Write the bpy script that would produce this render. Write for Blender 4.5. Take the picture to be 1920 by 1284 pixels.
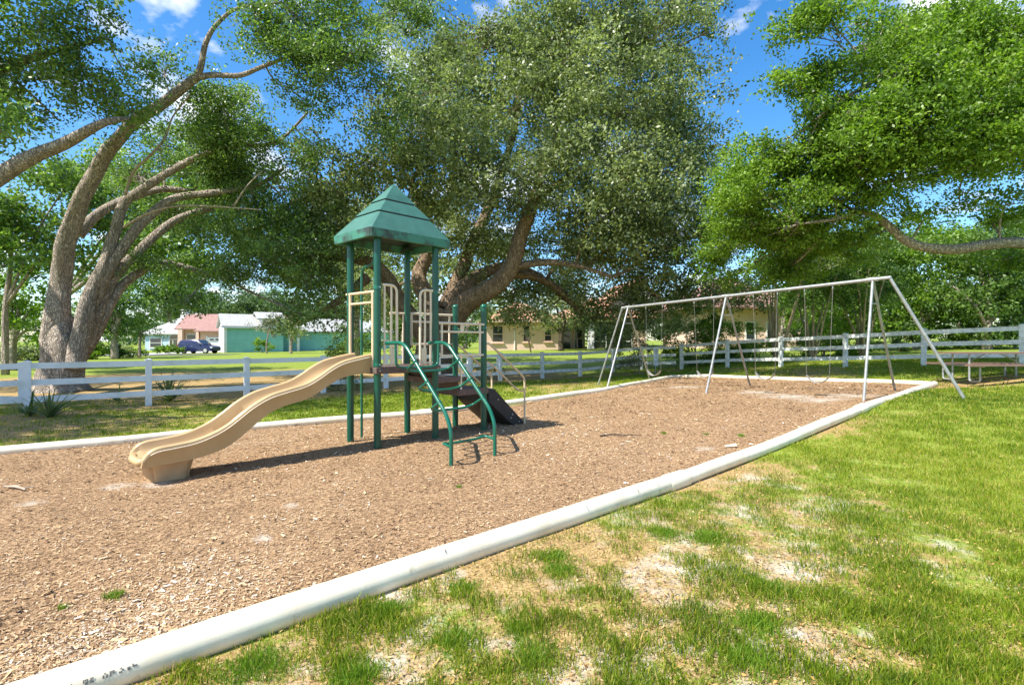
import bpy, math, random
import numpy as np
from mathutils import Vector, Matrix
random.seed(7)
rng = np.random.default_rng(7)
S = bpy.context.scene
for o in list(bpy.data.objects):
    bpy.data.objects.remove(o)
COL = S.collection
R = math.radians

# ------------------------------------------------------------------ camera, sky, sun, exposure
CAMH = 1.6
F = 1000.0            # focal length in photo pixels (1920 wide)
cam_d = bpy.data.cameras.new('camera')
cam = bpy.data.objects.new('camera', cam_d)
COL.objects.link(cam)
cam.location = (0, 0, CAMH)
cam.rotation_euler = (R(90), 0, 0)
cam_d.sensor_width = 36
cam_d.lens = 36 * F / 1920
cam_d.clip_start = 0.05
cam_d.clip_end = 3000
S.camera = cam

SUN_AZ = math.atan2(-.83, -.56)      # direction TO the sun, from +Y clockwise
SUN_EL = R(53)
world = bpy.data.worlds.new('World')
S.world = world
world.use_nodes = True
wn, wl = world.node_tree.nodes, world.node_tree.links
wn.clear()
wout = wn.new('ShaderNodeOutputWorld')
wbg = wn.new('ShaderNodeBackground')
wbg.inputs['Strength'].default_value = 0.15
sky = wn.new('ShaderNodeTexSky')
sky.sky_type = 'NISHITA'
sky.sun_disc = False
sky.sun_elevation = SUN_EL
sky.sun_rotation = SUN_AZ
sky.air_density = 1.0
sky.dust_density = 0.6
sky.ozone_density = 2.5
hsv = wn.new('ShaderNodeHueSaturation')
hsv.inputs['Saturation'].default_value = 1.34
hsv.inputs['Value'].default_value = .92
wl.new(sky.outputs[0], hsv.inputs['Color'])
# cumulus: noise on a plane above the viewer
wtc = wn.new('ShaderNodeTexCoord')
wsep = wn.new('ShaderNodeSeparateXYZ')
wl.new(wtc.outputs['Generated'], wsep.inputs[0])
wz = wn.new('ShaderNodeMath'); wz.operation = 'MAXIMUM'; wz.inputs[1].default_value = 0.03
wl.new(wsep.outputs['Z'], wz.inputs[0])
wza = wn.new('ShaderNodeMath'); wza.operation = 'ADD'; wza.inputs[1].default_value = 0.22
wl.new(wz.outputs[0], wza.inputs[0])
wdx = wn.new('ShaderNodeMath'); wdx.operation = 'DIVIDE'
wdy = wn.new('ShaderNodeMath'); wdy.operation = 'DIVIDE'
wl.new(wsep.outputs['X'], wdx.inputs[0]); wl.new(wza.outputs[0], wdx.inputs[1])
wl.new(wsep.outputs['Y'], wdy.inputs[0]); wl.new(wza.outputs[0], wdy.inputs[1])
wcmb = wn.new('ShaderNodeCombineXYZ')
wl.new(wdx.outputs[0], wcmb.inputs[0]); wl.new(wdy.outputs[0], wcmb.inputs[1])
wcmb.inputs[2].default_value = 3.7
wno = wn.new('ShaderNodeTexNoise')
wno.inputs['Scale'].default_value = 3.4
wno.inputs['Detail'].default_value = 8
wno.inputs['Roughness'].default_value = .56
wl.new(wcmb.outputs[0], wno.inputs['Vector'])
wrp = wn.new('ShaderNodeValToRGB')
wrp.color_ramp.elements[0].position = .535
wrp.color_ramp.elements[0].color = (0, 0, 0, 1)
wrp.color_ramp.elements[1].position = .66
wrp.color_ramp.elements[1].color = (1, 1, 1, 1)
wl.new(wno.outputs['Fac'], wrp.inputs[0])
wmx = wn.new('ShaderNodeMix'); wmx.data_type = 'RGBA'
wl.new(wrp.outputs[0], wmx.inputs['Factor'])
wl.new(hsv.outputs[0], wmx.inputs['A'])
wmx.inputs['B'].default_value = (5.2, 5.3, 5.5, 1)
wl.new(wmx.outputs['Result'], wbg.inputs['Color'])
wl.new(wbg.outputs[0], wout.inputs[0])

sun_d = bpy.data.lights.new('sun', 'SUN')
sun_d.energy = 5.0
sun_d.angle = R(0.53)
sun_d.color = (1.0, .955, .88)
sun = bpy.data.objects.new('sun', sun_d)
COL.objects.link(sun)
to_sun = Vector((math.sin(SUN_AZ) * math.cos(SUN_EL), math.cos(SUN_AZ) * math.cos(SUN_EL), math.sin(SUN_EL)))
sun.rotation_euler = to_sun.to_track_quat('Z', 'Y').to_euler()
sun.location = (-20, -20, 40)

S.view_settings.view_transform = 'Standard'
S.view_settings.look = 'None'
S.view_settings.gamma = 1
S.view_settings.exposure = 0.93
S.view_settings.use_curve_mapping = False
S.render.engine = 'CYCLES'
S.cycles.max_bounces = 8
S.cycles.transparent_max_bounces = 8

# ------------------------------------------------------------------ terrain heights
CTRL = np.array([
 (0,0,0),(-6,3,0),(-10,0,0),(-2,8,0),(-7.5,7.9,0),(-9.2,13.5,0),(-11,12,0),(-6,17,0),(-1,22,0),(3.2,25.2,0),
 (-1.9,12.5,0),(-14.9,17.6,0),(2,6.4,0),(1,3,0),(5,4.5,.05),(10,5,.3),(14,8,.55),(11.6,14.7,.45),(7.83,11.4,.42),
 (5.9,14.5,.3),(3.7,17,.2),(6.66,22.2,.2),(14.9,15.6,.9),(13.6,17.6,.82),(12.2,19.5,.7),(10.9,21.6,.6),(9.6,23.8,.48),
 (8.2,26,.3),(2,49,.95),(-2,44,.85),(-36,70,.25),(-25,85,.45),(-60,60,.25),(0,100,1.3),(-60,120,.8),(60,100,2.2),(60,10,1.5),
 (30,-20,.8),(-60,0,0),(0,-40,0),(-30,35,.05),(20,35,1.1),(15,45,1.2),(-400,-400,0),(400,-400,1),(-400,400,2),(400,400,3),(0,400,3),(400,0,2),(-400,0,.5),(0,-400,.3)], float)
def _kern(a, b):
    d = a[:, None, :] - b[None, :, :]
    return np.sqrt((d ** 2).sum(-1) + .8)
_n = len(CTRL)
_A = np.zeros((_n + 3, _n + 3))
_A[:_n, :_n] = _kern(CTRL[:, :2], CTRL[:, :2]) + np.eye(_n) * .02
_A[:_n, _n] = 1; _A[:_n, _n + 1:] = CTRL[:, :2]
_A[_n, :_n] = 1; _A[_n + 1:, :_n] = CTRL[:, :2].T
_W = np.linalg.solve(_A, np.concatenate([CTRL[:, 2], [0, 0, 0]]))
def gz_arr(P):
    P = np.asarray(P, float)[:, :2]
    out = np.empty(len(P))
    for i in range(0, len(P), 20000):
        q = P[i:i + 20000]
        out[i:i + 20000] = _kern(q, CTRL[:, :2]) @ _W[:_n] + _W[_n] + q @ _W[_n + 1:]
    return out
def gz(x, y):
    return float(gz_arr([(x, y)])[0])
def at(px, py, Y):                       # photo pixel + true distance -> a place
    return Vector(((px - 960) * Y / F, Y, CAMH - (py - 642) * Y / F))
def gp(px, py):                          # photo pixel -> where that line of sight meets the ground
    z = 0.0
    for _ in range(25):
        Y = F * (CAMH - z) / (py - 642)
        x = (px - 960) * Y / F
        z = .5 * z + .5 * gz(x, Y)
    return Vector((x, Y, gz(x, Y)))

_nv = [(rng.normal(0, 1, (14, 3)), rng.uniform(0, 6.28, 14)) for _ in range(6)]
def snoise(P, scale, k=0):               # smooth cheap noise, about -1..1
    d, ph = _nv[k]
    P = np.asarray(P, float)
    if P.shape[1] == 2:
        P = np.c_[P, np.zeros(len(P))]
    return np.sin(P @ (d.T * scale) + ph).sum(1) / 4.0

# ------------------------------------------------------------------ materials
def ramp(n, stops):
    r = n.new('ShaderNodeValToRGB')
    e = r.color_ramp.elements
    while len(e) < len(stops):
        e.new(.5)
    for i, (p, c) in enumerate(stops):
        e[i].position = p
        e[i].color = (*c, 1)
    return r
def mat(name, c1, c2=None, scale=6, rough=.5, metal=0, bump=0, bscale=40, spec=.5, detail=5, lo=.35, hi=.65, stretch=(1, 1, 1), bdist=.01):
    m = bpy.data.materials.new(name)
    m.use_nodes = True
    n, l = m.node_tree.nodes, m.node_tree.links
    b = n['Principled BSDF']
    b.inputs['Roughness'].default_value = rough
    b.inputs['Metallic'].default_value = metal
    b.inputs['Specular IOR Level'].default_value = spec
    tc = n.new('ShaderNodeTexCoord')
    mp = n.new('ShaderNodeMapping'); mp.inputs['Scale'].default_value = stretch
    l.new(tc.outputs['Object'], mp.inputs[0])
    if c2 is None:
        c2 = tuple(x * .82 for x in c1)
    no = n.new('ShaderNodeTexNoise')
    no.inputs['Scale'].default_value = scale
    no.inputs['Detail'].default_value = detail
    no.inputs['Roughness'].default_value = .62
    l.new(mp.outputs[0], no.inputs['Vector'])
    rp = ramp(n, [(lo, c2), (hi, c1)])
    l.new(no.outputs['Fac'], rp.inputs[0])
    l.new(rp.outputs[0], b.inputs['Base Color'])
    if bump:
        nb = n.new('ShaderNodeTexNoise')
        nb.inputs['Scale'].default_value = bscale
        nb.inputs['Detail'].default_value = 6
        l.new(mp.outputs[0], nb.inputs['Vector'])
        bp = n.new('ShaderNodeBump')
        bp.inputs['Strength'].default_value = bump
        bp.inputs['Distance'].default_value = bdist
        l.new(nb.outputs['Fac'], bp.inputs['Height'])
        l.new(bp.outputs[0], b.inputs['Normal'])
    return m
def tone_mat(name, stops, rough=.5, trans=.3, spec=.4, tcol=None):
    """leaf, blade and chip material: colour from the per-piece attribute 'tone'"""
    m = bpy.data.materials.new(name)
    m.use_nodes = True
    n, l = m.node_tree.nodes, m.node_tree.links
    b = n['Principled BSDF']
    b.inputs['Roughness'].default_value = rough
    b.inputs['Specular IOR Level'].default_value = spec
    a = n.new('ShaderNodeAttribute'); a.attribute_name = 'tone'
    rp = ramp(n, stops)
    l.new(a.outputs['Fac'], rp.inputs[0])
    l.new(rp.outputs[0], b.inputs['Base Color'])
    if trans:
        t = n.new('ShaderNodeBsdfTranslucent')
        hs = n.new('ShaderNodeMix'); hs.data_type = 'RGBA'; hs.blend_type = 'MULTIPLY'
        hs.inputs['Factor'].default_value = 1
        hs.inputs['B'].default_value = (*(tcol or (1.5, 1.7, .7)), 1)
        l.new(rp.outputs[0], hs.inputs['A'])
        l.new(hs.outputs['Result'], t.inputs['Color'])
        mx = n.new('ShaderNodeMixShader')
        mx.inputs[0].default_value = trans
        l.new(b.outputs[0], mx.inputs[1]); l.new(t.outputs[0], mx.inputs[2])
        l.new(mx.outputs[0], n['Material Output'].inputs[0])
    return m

def bark_mat(name, c1, c2):
    m = mat(name, c1, c2, scale=5, rough=.9, bump=.9, bscale=9, spec=.15, stretch=(1.6, 1.6, .5), bdist=.05)
    n, l = m.node_tree.nodes, m.node_tree.links
    vo = n.new('ShaderNodeTexVoronoi'); vo.feature = 'DISTANCE_TO_EDGE'
    vo.inputs['Scale'].default_value = 9
    mp = [x for x in n if x.type == 'MAPPING'][0]
    wob = n.new('ShaderNodeTexNoise'); wob.inputs['Scale'].default_value = 4
    l.new(mp.outputs[0], wob.inputs['Vector'])
    ad = n.new('ShaderNodeVectorMath'); ad.operation = 'MULTIPLY_ADD'
    ad.inputs[1].default_value = (.5, .5, .5)
    l.new(wob.outputs['Color'], ad.inputs[0]); l.new(mp.outputs[0], ad.inputs[2])
    l.new(ad.outputs[0], vo.inputs['Vector'])
    rp = ramp(n, [(0, (.42, .40, .38)), (.16, (1, 1, 1))])
    l.new(vo.outputs['Distance'], rp.inputs[0])
    b = n['Principled BSDF']
    src = b.inputs['Base Color'].links[0].from_socket
    mx = n.new('ShaderNodeMix'); mx.data_type = 'RGBA'; mx.blend_type = 'MULTIPLY'
    mx.inputs['Factor'].default_value = .8
    l.new(src, mx.inputs['A']); l.new(rp.outputs[0], mx.inputs['B'])
    l.new(mx.outputs['Result'], b.inputs['Base Color'])
    bp = [x for x in n if x.type == 'BUMP'][0]
    bp2 = n.new('ShaderNodeBump'); bp2.inputs['Strength'].default_value = .9; bp2.inputs['Distance'].default_value = .05
    l.new(rp.outputs[0], bp2.inputs['Height']); l.new(bp.outputs[0], bp2.inputs['Normal'])
    l.new(bp2.outputs[0], b.inputs['Normal'])
    return m

M = {}
M['roof_green'] = mat('roof_green', (.062, .175, .132), (.045, .14, .105), scale=5, rough=.42, bump=.1, bscale=90)
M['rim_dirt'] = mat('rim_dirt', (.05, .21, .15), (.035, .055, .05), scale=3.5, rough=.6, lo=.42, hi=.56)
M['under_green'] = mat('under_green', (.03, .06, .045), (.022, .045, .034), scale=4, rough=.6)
M['post_green'] = mat('post_green', (.004, .082, .046), (.003, .066, .037), scale=8, rough=.3, spec=.55)
M['climb_green'] = mat('climb_green', (.006, .125, .075), (.004, .10, .06), scale=7, rough=.25, spec=.6)
M['beige'] = mat('beige', (.80, .66, .48), (.72, .58, .41), scale=6, rough=.45)
M['tan_rail'] = mat('tan_rail', (.68, .52, .33), (.58, .43, .26), scale=6, rough=.45)
M['slide'] = mat('slide', (.50, .35, .175), (.43, .285, .135), scale=2.2, rough=.38, bump=.05, bscale=140, lo=.3, hi=.7)
M['slide_foot'] = mat('slide_foot', (.50, .325, .165), (.41, .26, .13), scale=5, rough=.6, bump=.08, bscale=80)
M['deck'] = mat('deck', (.15, .095, .075), (.10, .065, .052), scale=9, rough=.75, bump=.2, bscale=120)
M['ramp_dark'] = mat('ramp_dark', (.030, .026, .024), (.018, .016, .015), scale=6, rough=.62, bump=.15, bscale=90)
M['steel'] = mat('steel', (.40, .41, .40), (.27, .28, .27), scale=10, rough=.5, metal=.4, bump=.05)
M['chain'] = mat('chain', (.25, .235, .19), (.16, .15, .12), scale=30, rough=.5, metal=.6)
M['seat_belt'] = mat('seat_belt', (.34, .32, .27), (.22, .20, .17), scale=12, rough=.7)
M['bolt'] = mat('bolt', (.55, .55, .55), rough=.35, metal=.8)
def pipe_mat():
    m = mat('pipe_white', (.86, .78, .60), (.74, .63, .44), scale=2.5, rough=.42, bump=.05, bscale=60, lo=.3, hi=.6)
    n, l = m.node_tree.nodes, m.node_tree.links
    b = n['Principled BSDF']
    src = b.inputs['Base Color'].links[0].from_socket
    tc = [x for x in n if x.type == 'TEX_COORD'][0]
    no = n.new('ShaderNodeTexNoise'); no.inputs['Scale'].default_value = 9; no.inputs['Detail'].default_value = 8
    no.inputs['Roughness'].default_value = .7
    l.new(tc.outputs['Object'], no.inputs['Vector'])
    rp = ramp(n, [(.60, (1, 1, 1)), (.70, (.55, .5, .42))])
    l.new(no.outputs['Fac'], rp.inputs[0])
    mx = n.new('ShaderNodeMix'); mx.data_type = 'RGBA'; mx.blend_type = 'MULTIPLY'
    mx.inputs['Factor'].default_value = .7
    l.new(src, mx.inputs['A']); l.new(rp.outputs[0], mx.inputs['B'])
    l.new(mx.outputs['Result'], b.inputs['Base Color'])
    return m
M['pipe'] = pipe_mat()
M['print'] = mat('pipe_print', (.16, .155, .14), rough=.6)
M['vinyl'] = mat('vinyl', (.78, .78, .77), (.62, .64, .60), scale=2.2, rough=.4, detail=9, lo=.34, hi=.5)
M['vinyl_dirty'] = mat('vinyl_dirty', (.78, .78, .75), (.50, .52, .46), scale=7, rough=.5, lo=.36, hi=.58)
M['black_metal'] = mat('black_metal', (.02, .02, .02), rough=.5)
M['bark'] = bark_mat('oak_bark', (.52, .44, .36), (.35, .29, .235))
M['bark_dark'] = bark_mat('dark_bark', (.20, .155, .115), (.11, .085, .065))
M['bark_warm'] = bark_mat('warm_bark', (.36, .26, .17), (.22, .155, .10))
M['dead_wood'] = mat('dead_wood', (.42, .33, .24), (.26, .20, .14), scale=8, rough=.85)
M['myrtle'] = mat('myrtle_bark', (.34, .27, .16), (.2, .155, .09), scale=8, rough=.8, stretch=(1, 1, .3))
OAK = [(0, (.035, .05, .016)), (.28, (.125, .165, .058)), (.62, (.24, .29, .12)), (1, (.40, .43, .23))]
M['leaf_oak'] = tone_mat('leaf_oak', OAK, rough=.42, trans=.42, spec=.45, tcol=(1.25, 1.4, .65))
M['leaf_left'] = tone_mat('leaf_left', [(0, (.026, .052, .014)), (.35, (.10, .17, .04)), (.7, (.185, .285, .068)), (1, (.28, .38, .11))], rough=.4, trans=.42, spec=.55)
M['leaf_bright'] = tone_mat('leaf_bright', [(0, (.045, .09, .012)), (.4, (.12, .21, .022)), (.75, (.19, .30, .03)), (1, (.28, .38, .06))], rough=.45, trans=.42, spec=.4)
M['leaf_mid'] = tone_mat('leaf_mid', [(0, (.03, .065, .014)), (.4, (.075, .14, .028)), (.75, (.13, .215, .04)), (1, (.20, .28, .07))], rough=.48, trans=.35, spec=.4)
M['leaf_lime'] = tone_mat('leaf_lime', [(0, (.04, .09, .010)), (.4, (.11, .20, .018)), (.75, (.19, .30, .025)), (1, (.28, .38, .05))], rough=.48, trans=.42, spec=.4)
M['leaf_far'] = tone_mat('leaf_far', [(0, (.03, .06, .02)), (.5, (.075, .13, .045)), (1, (.15, .22, .08))], rough=.6, trans=.3, spec=.3)
M['leaf_grey'] = tone_mat('leaf_grey', [(0, (.03, .04, .02)), (.5, (.10, .115, .06)), (1, (.24, .22, .15))], rough=.5, trans=.25, spec=.5)
M['yucca'] = tone_mat('yucca', [(0, (.06, .10, .04)), (.6, (.16, .21, .09)), (1, (.34, .34, .18))], rough=.5, trans=.2)
M['grass'] = tone_mat('grass', [(0, (.06, .115, .008)), (.35, (.15, .225, .012)), (.7, (.26, .32, .018)), (.88, (.40, .38, .05)), (1, (.52, .38, .13))], rough=.55, trans=.4, spec=.3, tcol=(1.3, 1.4, .7))
M['tuft'] = tone_mat('tuft', [(0, (.05, .12, .010)), (.5, (.15, .27, .016)), (1, (.28, .37, .035))], rough=.5, trans=.4, spec=.35, tcol=(1.3, 1.4, .7))
M['chips'] = tone_mat('chips', [(0, (.05, .029, .018)), (.22, (.165, .094, .048)), (.5, (.35, .220, .115)), (.78, (.50, .342, .185)), (.93, (.60, .45, .27)), (1, (.64, .56, .46))], rough=.85, trans=0, spec=.2)
M['litter'] = tone_mat('litter', [(0, (.10, .055, .025)), (.35, (.28, .165, .06)), (.6, (.48, .29, .09)), (.8, (.54, .36, .13)), (1, (.58, .46, .26))], rough=.75, trans=.1, spec=.2, tcol=(1, 1, 1))

def attr_ground(name):
    """ground: soil, litter, sand and grass by attributes sprayed with noise"""
    m = bpy.data.materials.new(name)
    m.use_nodes = True
    n, l = m.node_tree.nodes, m.node_tree.links
    b = n['Principled BSDF']
    b.inputs['Roughness'].default_value = .9
    b.inputs['Specular IOR Level'].default_value = .15
    tc = n.new('ShaderNodeTexCoord')
    def noise(sc, det=6, ro=.6):
        x = n.new('ShaderNodeTexNoise')
        x.inputs['Scale'].default_value = sc; x.inputs['Detail'].default_value = det; x.inputs['Roughness'].default_value = ro
        l.new(tc.outputs['Object'], x.inputs['Vector'])
        return x.outputs['Fac']
    def mixc(f, a, c, t='MIX'):
        x = n.new('ShaderNodeMix'); x.data_type = 'RGBA'; x.blend_type = t
        if isinstance(f, float): x.inputs['Factor'].default_value = f
        else: l.new(f, x.inputs['Factor'])
        for k, v in (('A', a), ('B', c)):
            if isinstance(v, tuple): x.inputs[k].default_value = (*v, 1)
            else: l.new(v, x.inputs[k])
        return x.outputs['Result']
    def rampf(src, stops):
        r = ramp(n, stops); l.new(src, r.inputs[0]); return r.outputs[0]
    def attr(nm):
        a = n.new('ShaderNodeAttribute'); a.attribute_name = nm; return a.outputs['Fac']
    def thr(a, nz, soft=.12):
        ad = n.new('ShaderNodeMath'); ad.operation = 'ADD'; l.new(a, ad.inputs[0]); l.new(nz, ad.inputs[1])
        mr = n.new('ShaderNodeMapRange'); mr.inputs['From Min'].default_value = 1 - soft; mr.inputs['From Max'].default_value = 1 + soft
        mr.interpolation_type = 'SMOOTHSTEP'
        l.new(ad.outputs[0], mr.inputs['Value']); return mr.outputs[0]
    litter = rampf(noise(45, 5, .7), [(.30, (.11, .066, .026)), (.47, (.30, .20, .08)), (.6, (.46, .32, .135)), (.72, (.57, .45, .25))])
    lawn = rampf(noise(22, 6, .75), [(.30, (.09, .13, .018)), (.5, (.19, .25, .03)), (.7, (.32, .34, .07))])
    sand = rampf(noise(60, 6, .7), [(.35, (.42, .36, .29)), (.55, (.66, .61, .54)), (.7, (.74, .70, .64))])
    c = mixc(thr(attr('lawn'), noise(5, 8, .75)), litter, lawn)
    c = mixc(thr(attr('sand'), noise(3.3, 8, .72), .2), c, sand)
    l.new(c, b.inputs['Base Color'])
    bp = n.new('ShaderNodeBump'); bp.inputs['Strength'].default_value = .6; bp.inputs['Distance'].default_value = .02
    l.new(noise(50, 6, .7), bp.inputs['Height']); l.new(bp.outputs[0], b.inputs['Normal'])
    return m
M['ground'] = attr_ground('ground')
def mulch_mat():
    m = attr_ground('mulch')
    n = m.node_tree.nodes
    rs = [x for x in n if x.type == 'VALTORGB']
    for e, c in zip(rs[0].color_ramp.elements, [(.085, .048, .025), (.245, .15, .08), (.39, .255, .14), (.52, .38, .23)]):
        e.color = (*c, 1)
    for x in n:
        if x.type == 'TEX_NOISE' and abs(x.inputs['Scale'].default_value - 45) < .1:
            x.inputs['Scale'].default_value = 30
    for e, c in zip(rs[2].color_ramp.elements, [(.30, .235, .165), (.47, .41, .33), (.58, .53, .46)]):
        e.color = (*c, 1)
    return m
M['mulch'] = mulch_mat()

# ------------------------------------------------------------------ mesh helpers
class MB:
    def __init__(self):
        self.v = []; self.f = []
    def add(self, vs, fs):
        o = len(self.v)
        self.v += [tuple(p) for p in vs]
        self.f += [tuple(i + o for i in q) for q in fs]
        return self
    def box(self, c, s, ax=None):
        """box at centre c, size s, axes ax = (x,y,z) unit vectors"""
        c = Vector(c)
        X, Y, Z = ax or (Vector((1, 0, 0)), Vector((0, 1, 0)), Vector((0, 0, 1)))
        vs = [c + X * (i * s[0] / 2) + Y * (j * s[1] / 2) + Z * (k * s[2] / 2) for k in (-1, 1) for j in (-1, 1) for i in (-1, 1)]
        return self.add(vs, [(0, 2, 3, 1), (4, 5, 7, 6), (0, 1, 5, 4), (2, 6, 7, 3), (0, 4, 6, 2), (1, 3, 7, 5)])
    def bar(self, p0, p1, w, h, up=Vector((0, 0, 1))):
        p0, p1 = Vector(p0), Vector(p1)
        x = (p1 - p0); ln = x.length; x = x / ln
        y = up.cross(x).normalized(); z = x.cross(y)
        return self.box((p0 + p1) / 2, (ln, w, h), (x, y, z))
    def tube(self, pts, rad, n=10, cap=True, wob=0, seed=0):
        pts = [Vector(p) for p in pts]
        if not hasattr(rad, '__len__'):
            rad = [rad] * len(pts)
        k = len(pts)
        T = []
        for i in range(k):
            t = pts[min(i + 1, k - 1)] - pts[max(i - 1, 0)]
            T.append(t.normalized())
        ref = Vector((0, 0, 1)) if abs(T[0].z) < .9 else Vector((1, 0, 0))
        u = T[0].cross(ref).normalized()
        vs, fs = [], []
        for i in range(k):
            u = (u - T[i] * u.dot(T[i])).normalized()
            w = T[i].cross(u)
            for j in range(n):
                a = 2 * math.pi * j / n
                r = rad[i]
                if wob:
                    q = pts[i] * 1.1
                    r *= 1 + wob * (math.sin(3 * a + q.z * 1.7 + seed) * .5 + math.sin(5 * a - q.x * 2.3 + q.z * .8 + seed * 2) * .35 + math.sin(q.z * 3.1 + q.x * 2 + a + seed) * .4)
                vs.append(pts[i] + (u * math.cos(a) + w * math.sin(a)) * r)
        for i in range(k - 1):
            for j in range(n):
                a, b = i * n + j, i * n + (j + 1) % n
                fs.append((a, b, b + n, a + n))
        if cap:
            fs.append(tuple(range(n - 1, -1, -1)))
            fs.append(tuple(range((k - 1) * n, k * n)))
        return self.add(vs, fs)
    def cyl(self, p0, p1, r0, r1=None, n=14):
        return self.tube([p0, p1], [r0, r1 if r1 is not None else r0], n)
    def sphere(self, c, r, n=10, m=6, sc=(1, 1, 1)):
        c = Vector(c)
        vs, fs = [], []
        for i in range(m + 1):
            th = math.pi * i / m
            for j in range(n):
                a = 2 * math.pi * j / n
                vs.append(c + Vector((math.sin(th) * math.cos(a) * sc[0], math.sin(th) * math.sin(a) * sc[1], math.cos(th) * sc[2])) * r)
        for i in range(m):
            for j in range(n):
                a, b = i * n + j, i * n + (j + 1) % n
                fs.append((a, a + n, b + n, b))
        return self.add(vs, fs)
    def prism(self, prof, x0, x1, ax):
        """profile (a,b) in axes ax[1],ax[2], extruded along ax[0] from x0 to x1 around origin ax[3]"""
        X, Y, Z, O = ax
        k = len(prof)
        vs = [O + X * x0 + Y * a + Z * b for a, b in prof] + [O + X * x1 + Y * a + Z * b for a, b in prof]
        fs = [(i, (i + 1) % k, (i + 1) % k + k, i + k) for i in range(k)]
        fs += [tuple(range(k - 1, -1, -1)), tuple(range(k, 2 * k))]
        return self.add(vs, fs)
    def build(self, name, m, parent=None, smooth=False, auto=None, origin=None, world=True):
        me = bpy.data.meshes.new(name)
        off = Vector((0, 0, 0))
        if parent is not None and world:
            r = parent
            while r.parent: r = r.parent
            off = r.location
        elif origin is not None:
            off = Vector(origin)
        me.from_pydata([tuple(Vector(p) - off) for p in self.v], [], self.f)
        if m is not None: me.materials.append(m)
        me.update()
        if smooth or auto:
            me.shade_smooth()
        if auto:
            me.set_sharp_from_angle(angle=R(auto))
        o = bpy.data.objects.new(name, me)
        COL.objects.link(o)
        if parent is not None:
            o.parent = parent
        elif origin is not None:
            o.location = off
        return o
def tag(o, label=None, cat=None, group=None, kind=None):
    if label: o['label'] = label
    if cat: o['category'] = cat
    if group: o['group'] = group
    if kind: o['kind'] = kind
    return o
def thing(name, label, cat, loc=(0, 0, 0), rz=0, group=None):
    o = bpy.data.objects.new(name, None)
    o.empty_display_size = .1
    COL.objects.link(o)
    o.location = loc
    o.rotation_euler = (0, 0, rz)
    return tag(o, label, cat, group)
def copy_tree(o, parent=None):
    c = o.copy()
    COL.objects.link(c)
    c.parent = parent
    for ch in list(o.children):
        copy_tree(ch, c)
    return c
def smooth_path(pts, sub=5):
    """Catmull-Rom through (x,y,z,r) points"""
    P = [np.array(p, float) for p in pts]
    P = [2 * P[0] - P[1]] + P + [2 * P[-1] - P[-2]]
    out = []
    for i in range(1, len(P) - 2):
        for k in range(sub):
            t = k / sub
            a, b, c, d = P[i - 1], P[i], P[i + 1], P[i + 2]
            out.append(.5 * ((2 * b) + (c - a) * t + (2 * a - 5 * b + 4 * c - d) * t * t + (3 * b - a - 3 * c + d) * t ** 3))
    out.append(P[-2])
    return out
def round_path(pts, r, k=5):
    """polyline with its corners rounded to radius about r"""
    pts = [Vector(p) for p in pts]
    out = [pts[0]]
    for a, b, c in zip(pts, pts[1:], pts[2:]):
        d0, d1 = (a - b), (c - b)
        q = min(r, d0.length * .45, d1.length * .45)
        p0, p1 = b + d0.normalized() * q, b + d1.normalized() * q
        for i in range(k + 1):
            t = i / k
            out.append(p0 * (1 - t) ** 2 + b * 2 * t * (1 - t) + p1 * t * t)
    out.append(pts[-1])
    return out
def np_mesh(name, V, faces, m, tone=None, parent=None, attrs=None, smooth=False, link=True):
    """big mesh from numpy: V (n,3), faces (k, 3 or 4)"""
    me = bpy.data.meshes.new(name)
    V = np.asarray(V, np.float32); faces = np.asarray(faces, np.int32)
    k, w = faces.shape
    me.vertices.add(len(V)); me.vertices.foreach_set('co', V.ravel())
    me.loops.add(k * w); me.loops.foreach_set('vertex_index', faces.ravel())
    me.polygons.add(k)
    me.polygons.foreach_set('loop_start', np.arange(0, k * w, w, dtype=np.int32))
    me.update(calc_edges=True)
    d = dict(attrs or {})
    if tone is not None: d['tone'] = tone
    for nm, arr in d.items():
        a = me.attributes.new(nm, 'FLOAT', 'POINT')
        a.data.foreach_set('value', np.asarray(arr, np.float32))
    me.materials.append(m)
    if smooth: me.shade_smooth()
    o = bpy.data.objects.new(name, me)
    if link: COL.objects.link(o)
    if parent is not None: o.parent = parent
    return o
def leaf_arrays(C, n, spread, L, W, tone_c, up=.15, flat=.7):
    """n leaves round each centre: rhombus quads"""
    k = len(C) * n
    P = np.repeat(C, n, 0) + rng.normal(0, 1, (k, 3)) * np.array([spread, spread, spread * flat])
    d = rng.normal(0, 1, (k, 3)); d[:, 2] -= .15
    d /= np.linalg.norm(d, axis=1)[:, None]
    nr = rng.normal(0, 1, (k, 3)); nr[:, 2] += up * 3
    sd = np.cross(d, nr); sd /= np.linalg.norm(sd, axis=1)[:, None] + 1e-9
    Ls = (L * rng.uniform(.5, 1.35, k))[:, None]; Ws = (W * rng.uniform(.7, 1.25, k))[:, None]
    V = np.empty((k, 4, 3))
    V[:, 0] = P; V[:, 1] = P + d * Ls * .5 + sd * Ws * .5; V[:, 2] = P + d * Ls; V[:, 3] = P + d * Ls * .5 - sd * Ws * .5
    t = np.clip(np.repeat(tone_c, n) + rng.normal(0, .17, k), 0, .93)
    return V.reshape(-1, 3), np.arange(k * 4).reshape(k, 4), np.repeat(t, 4)

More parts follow.
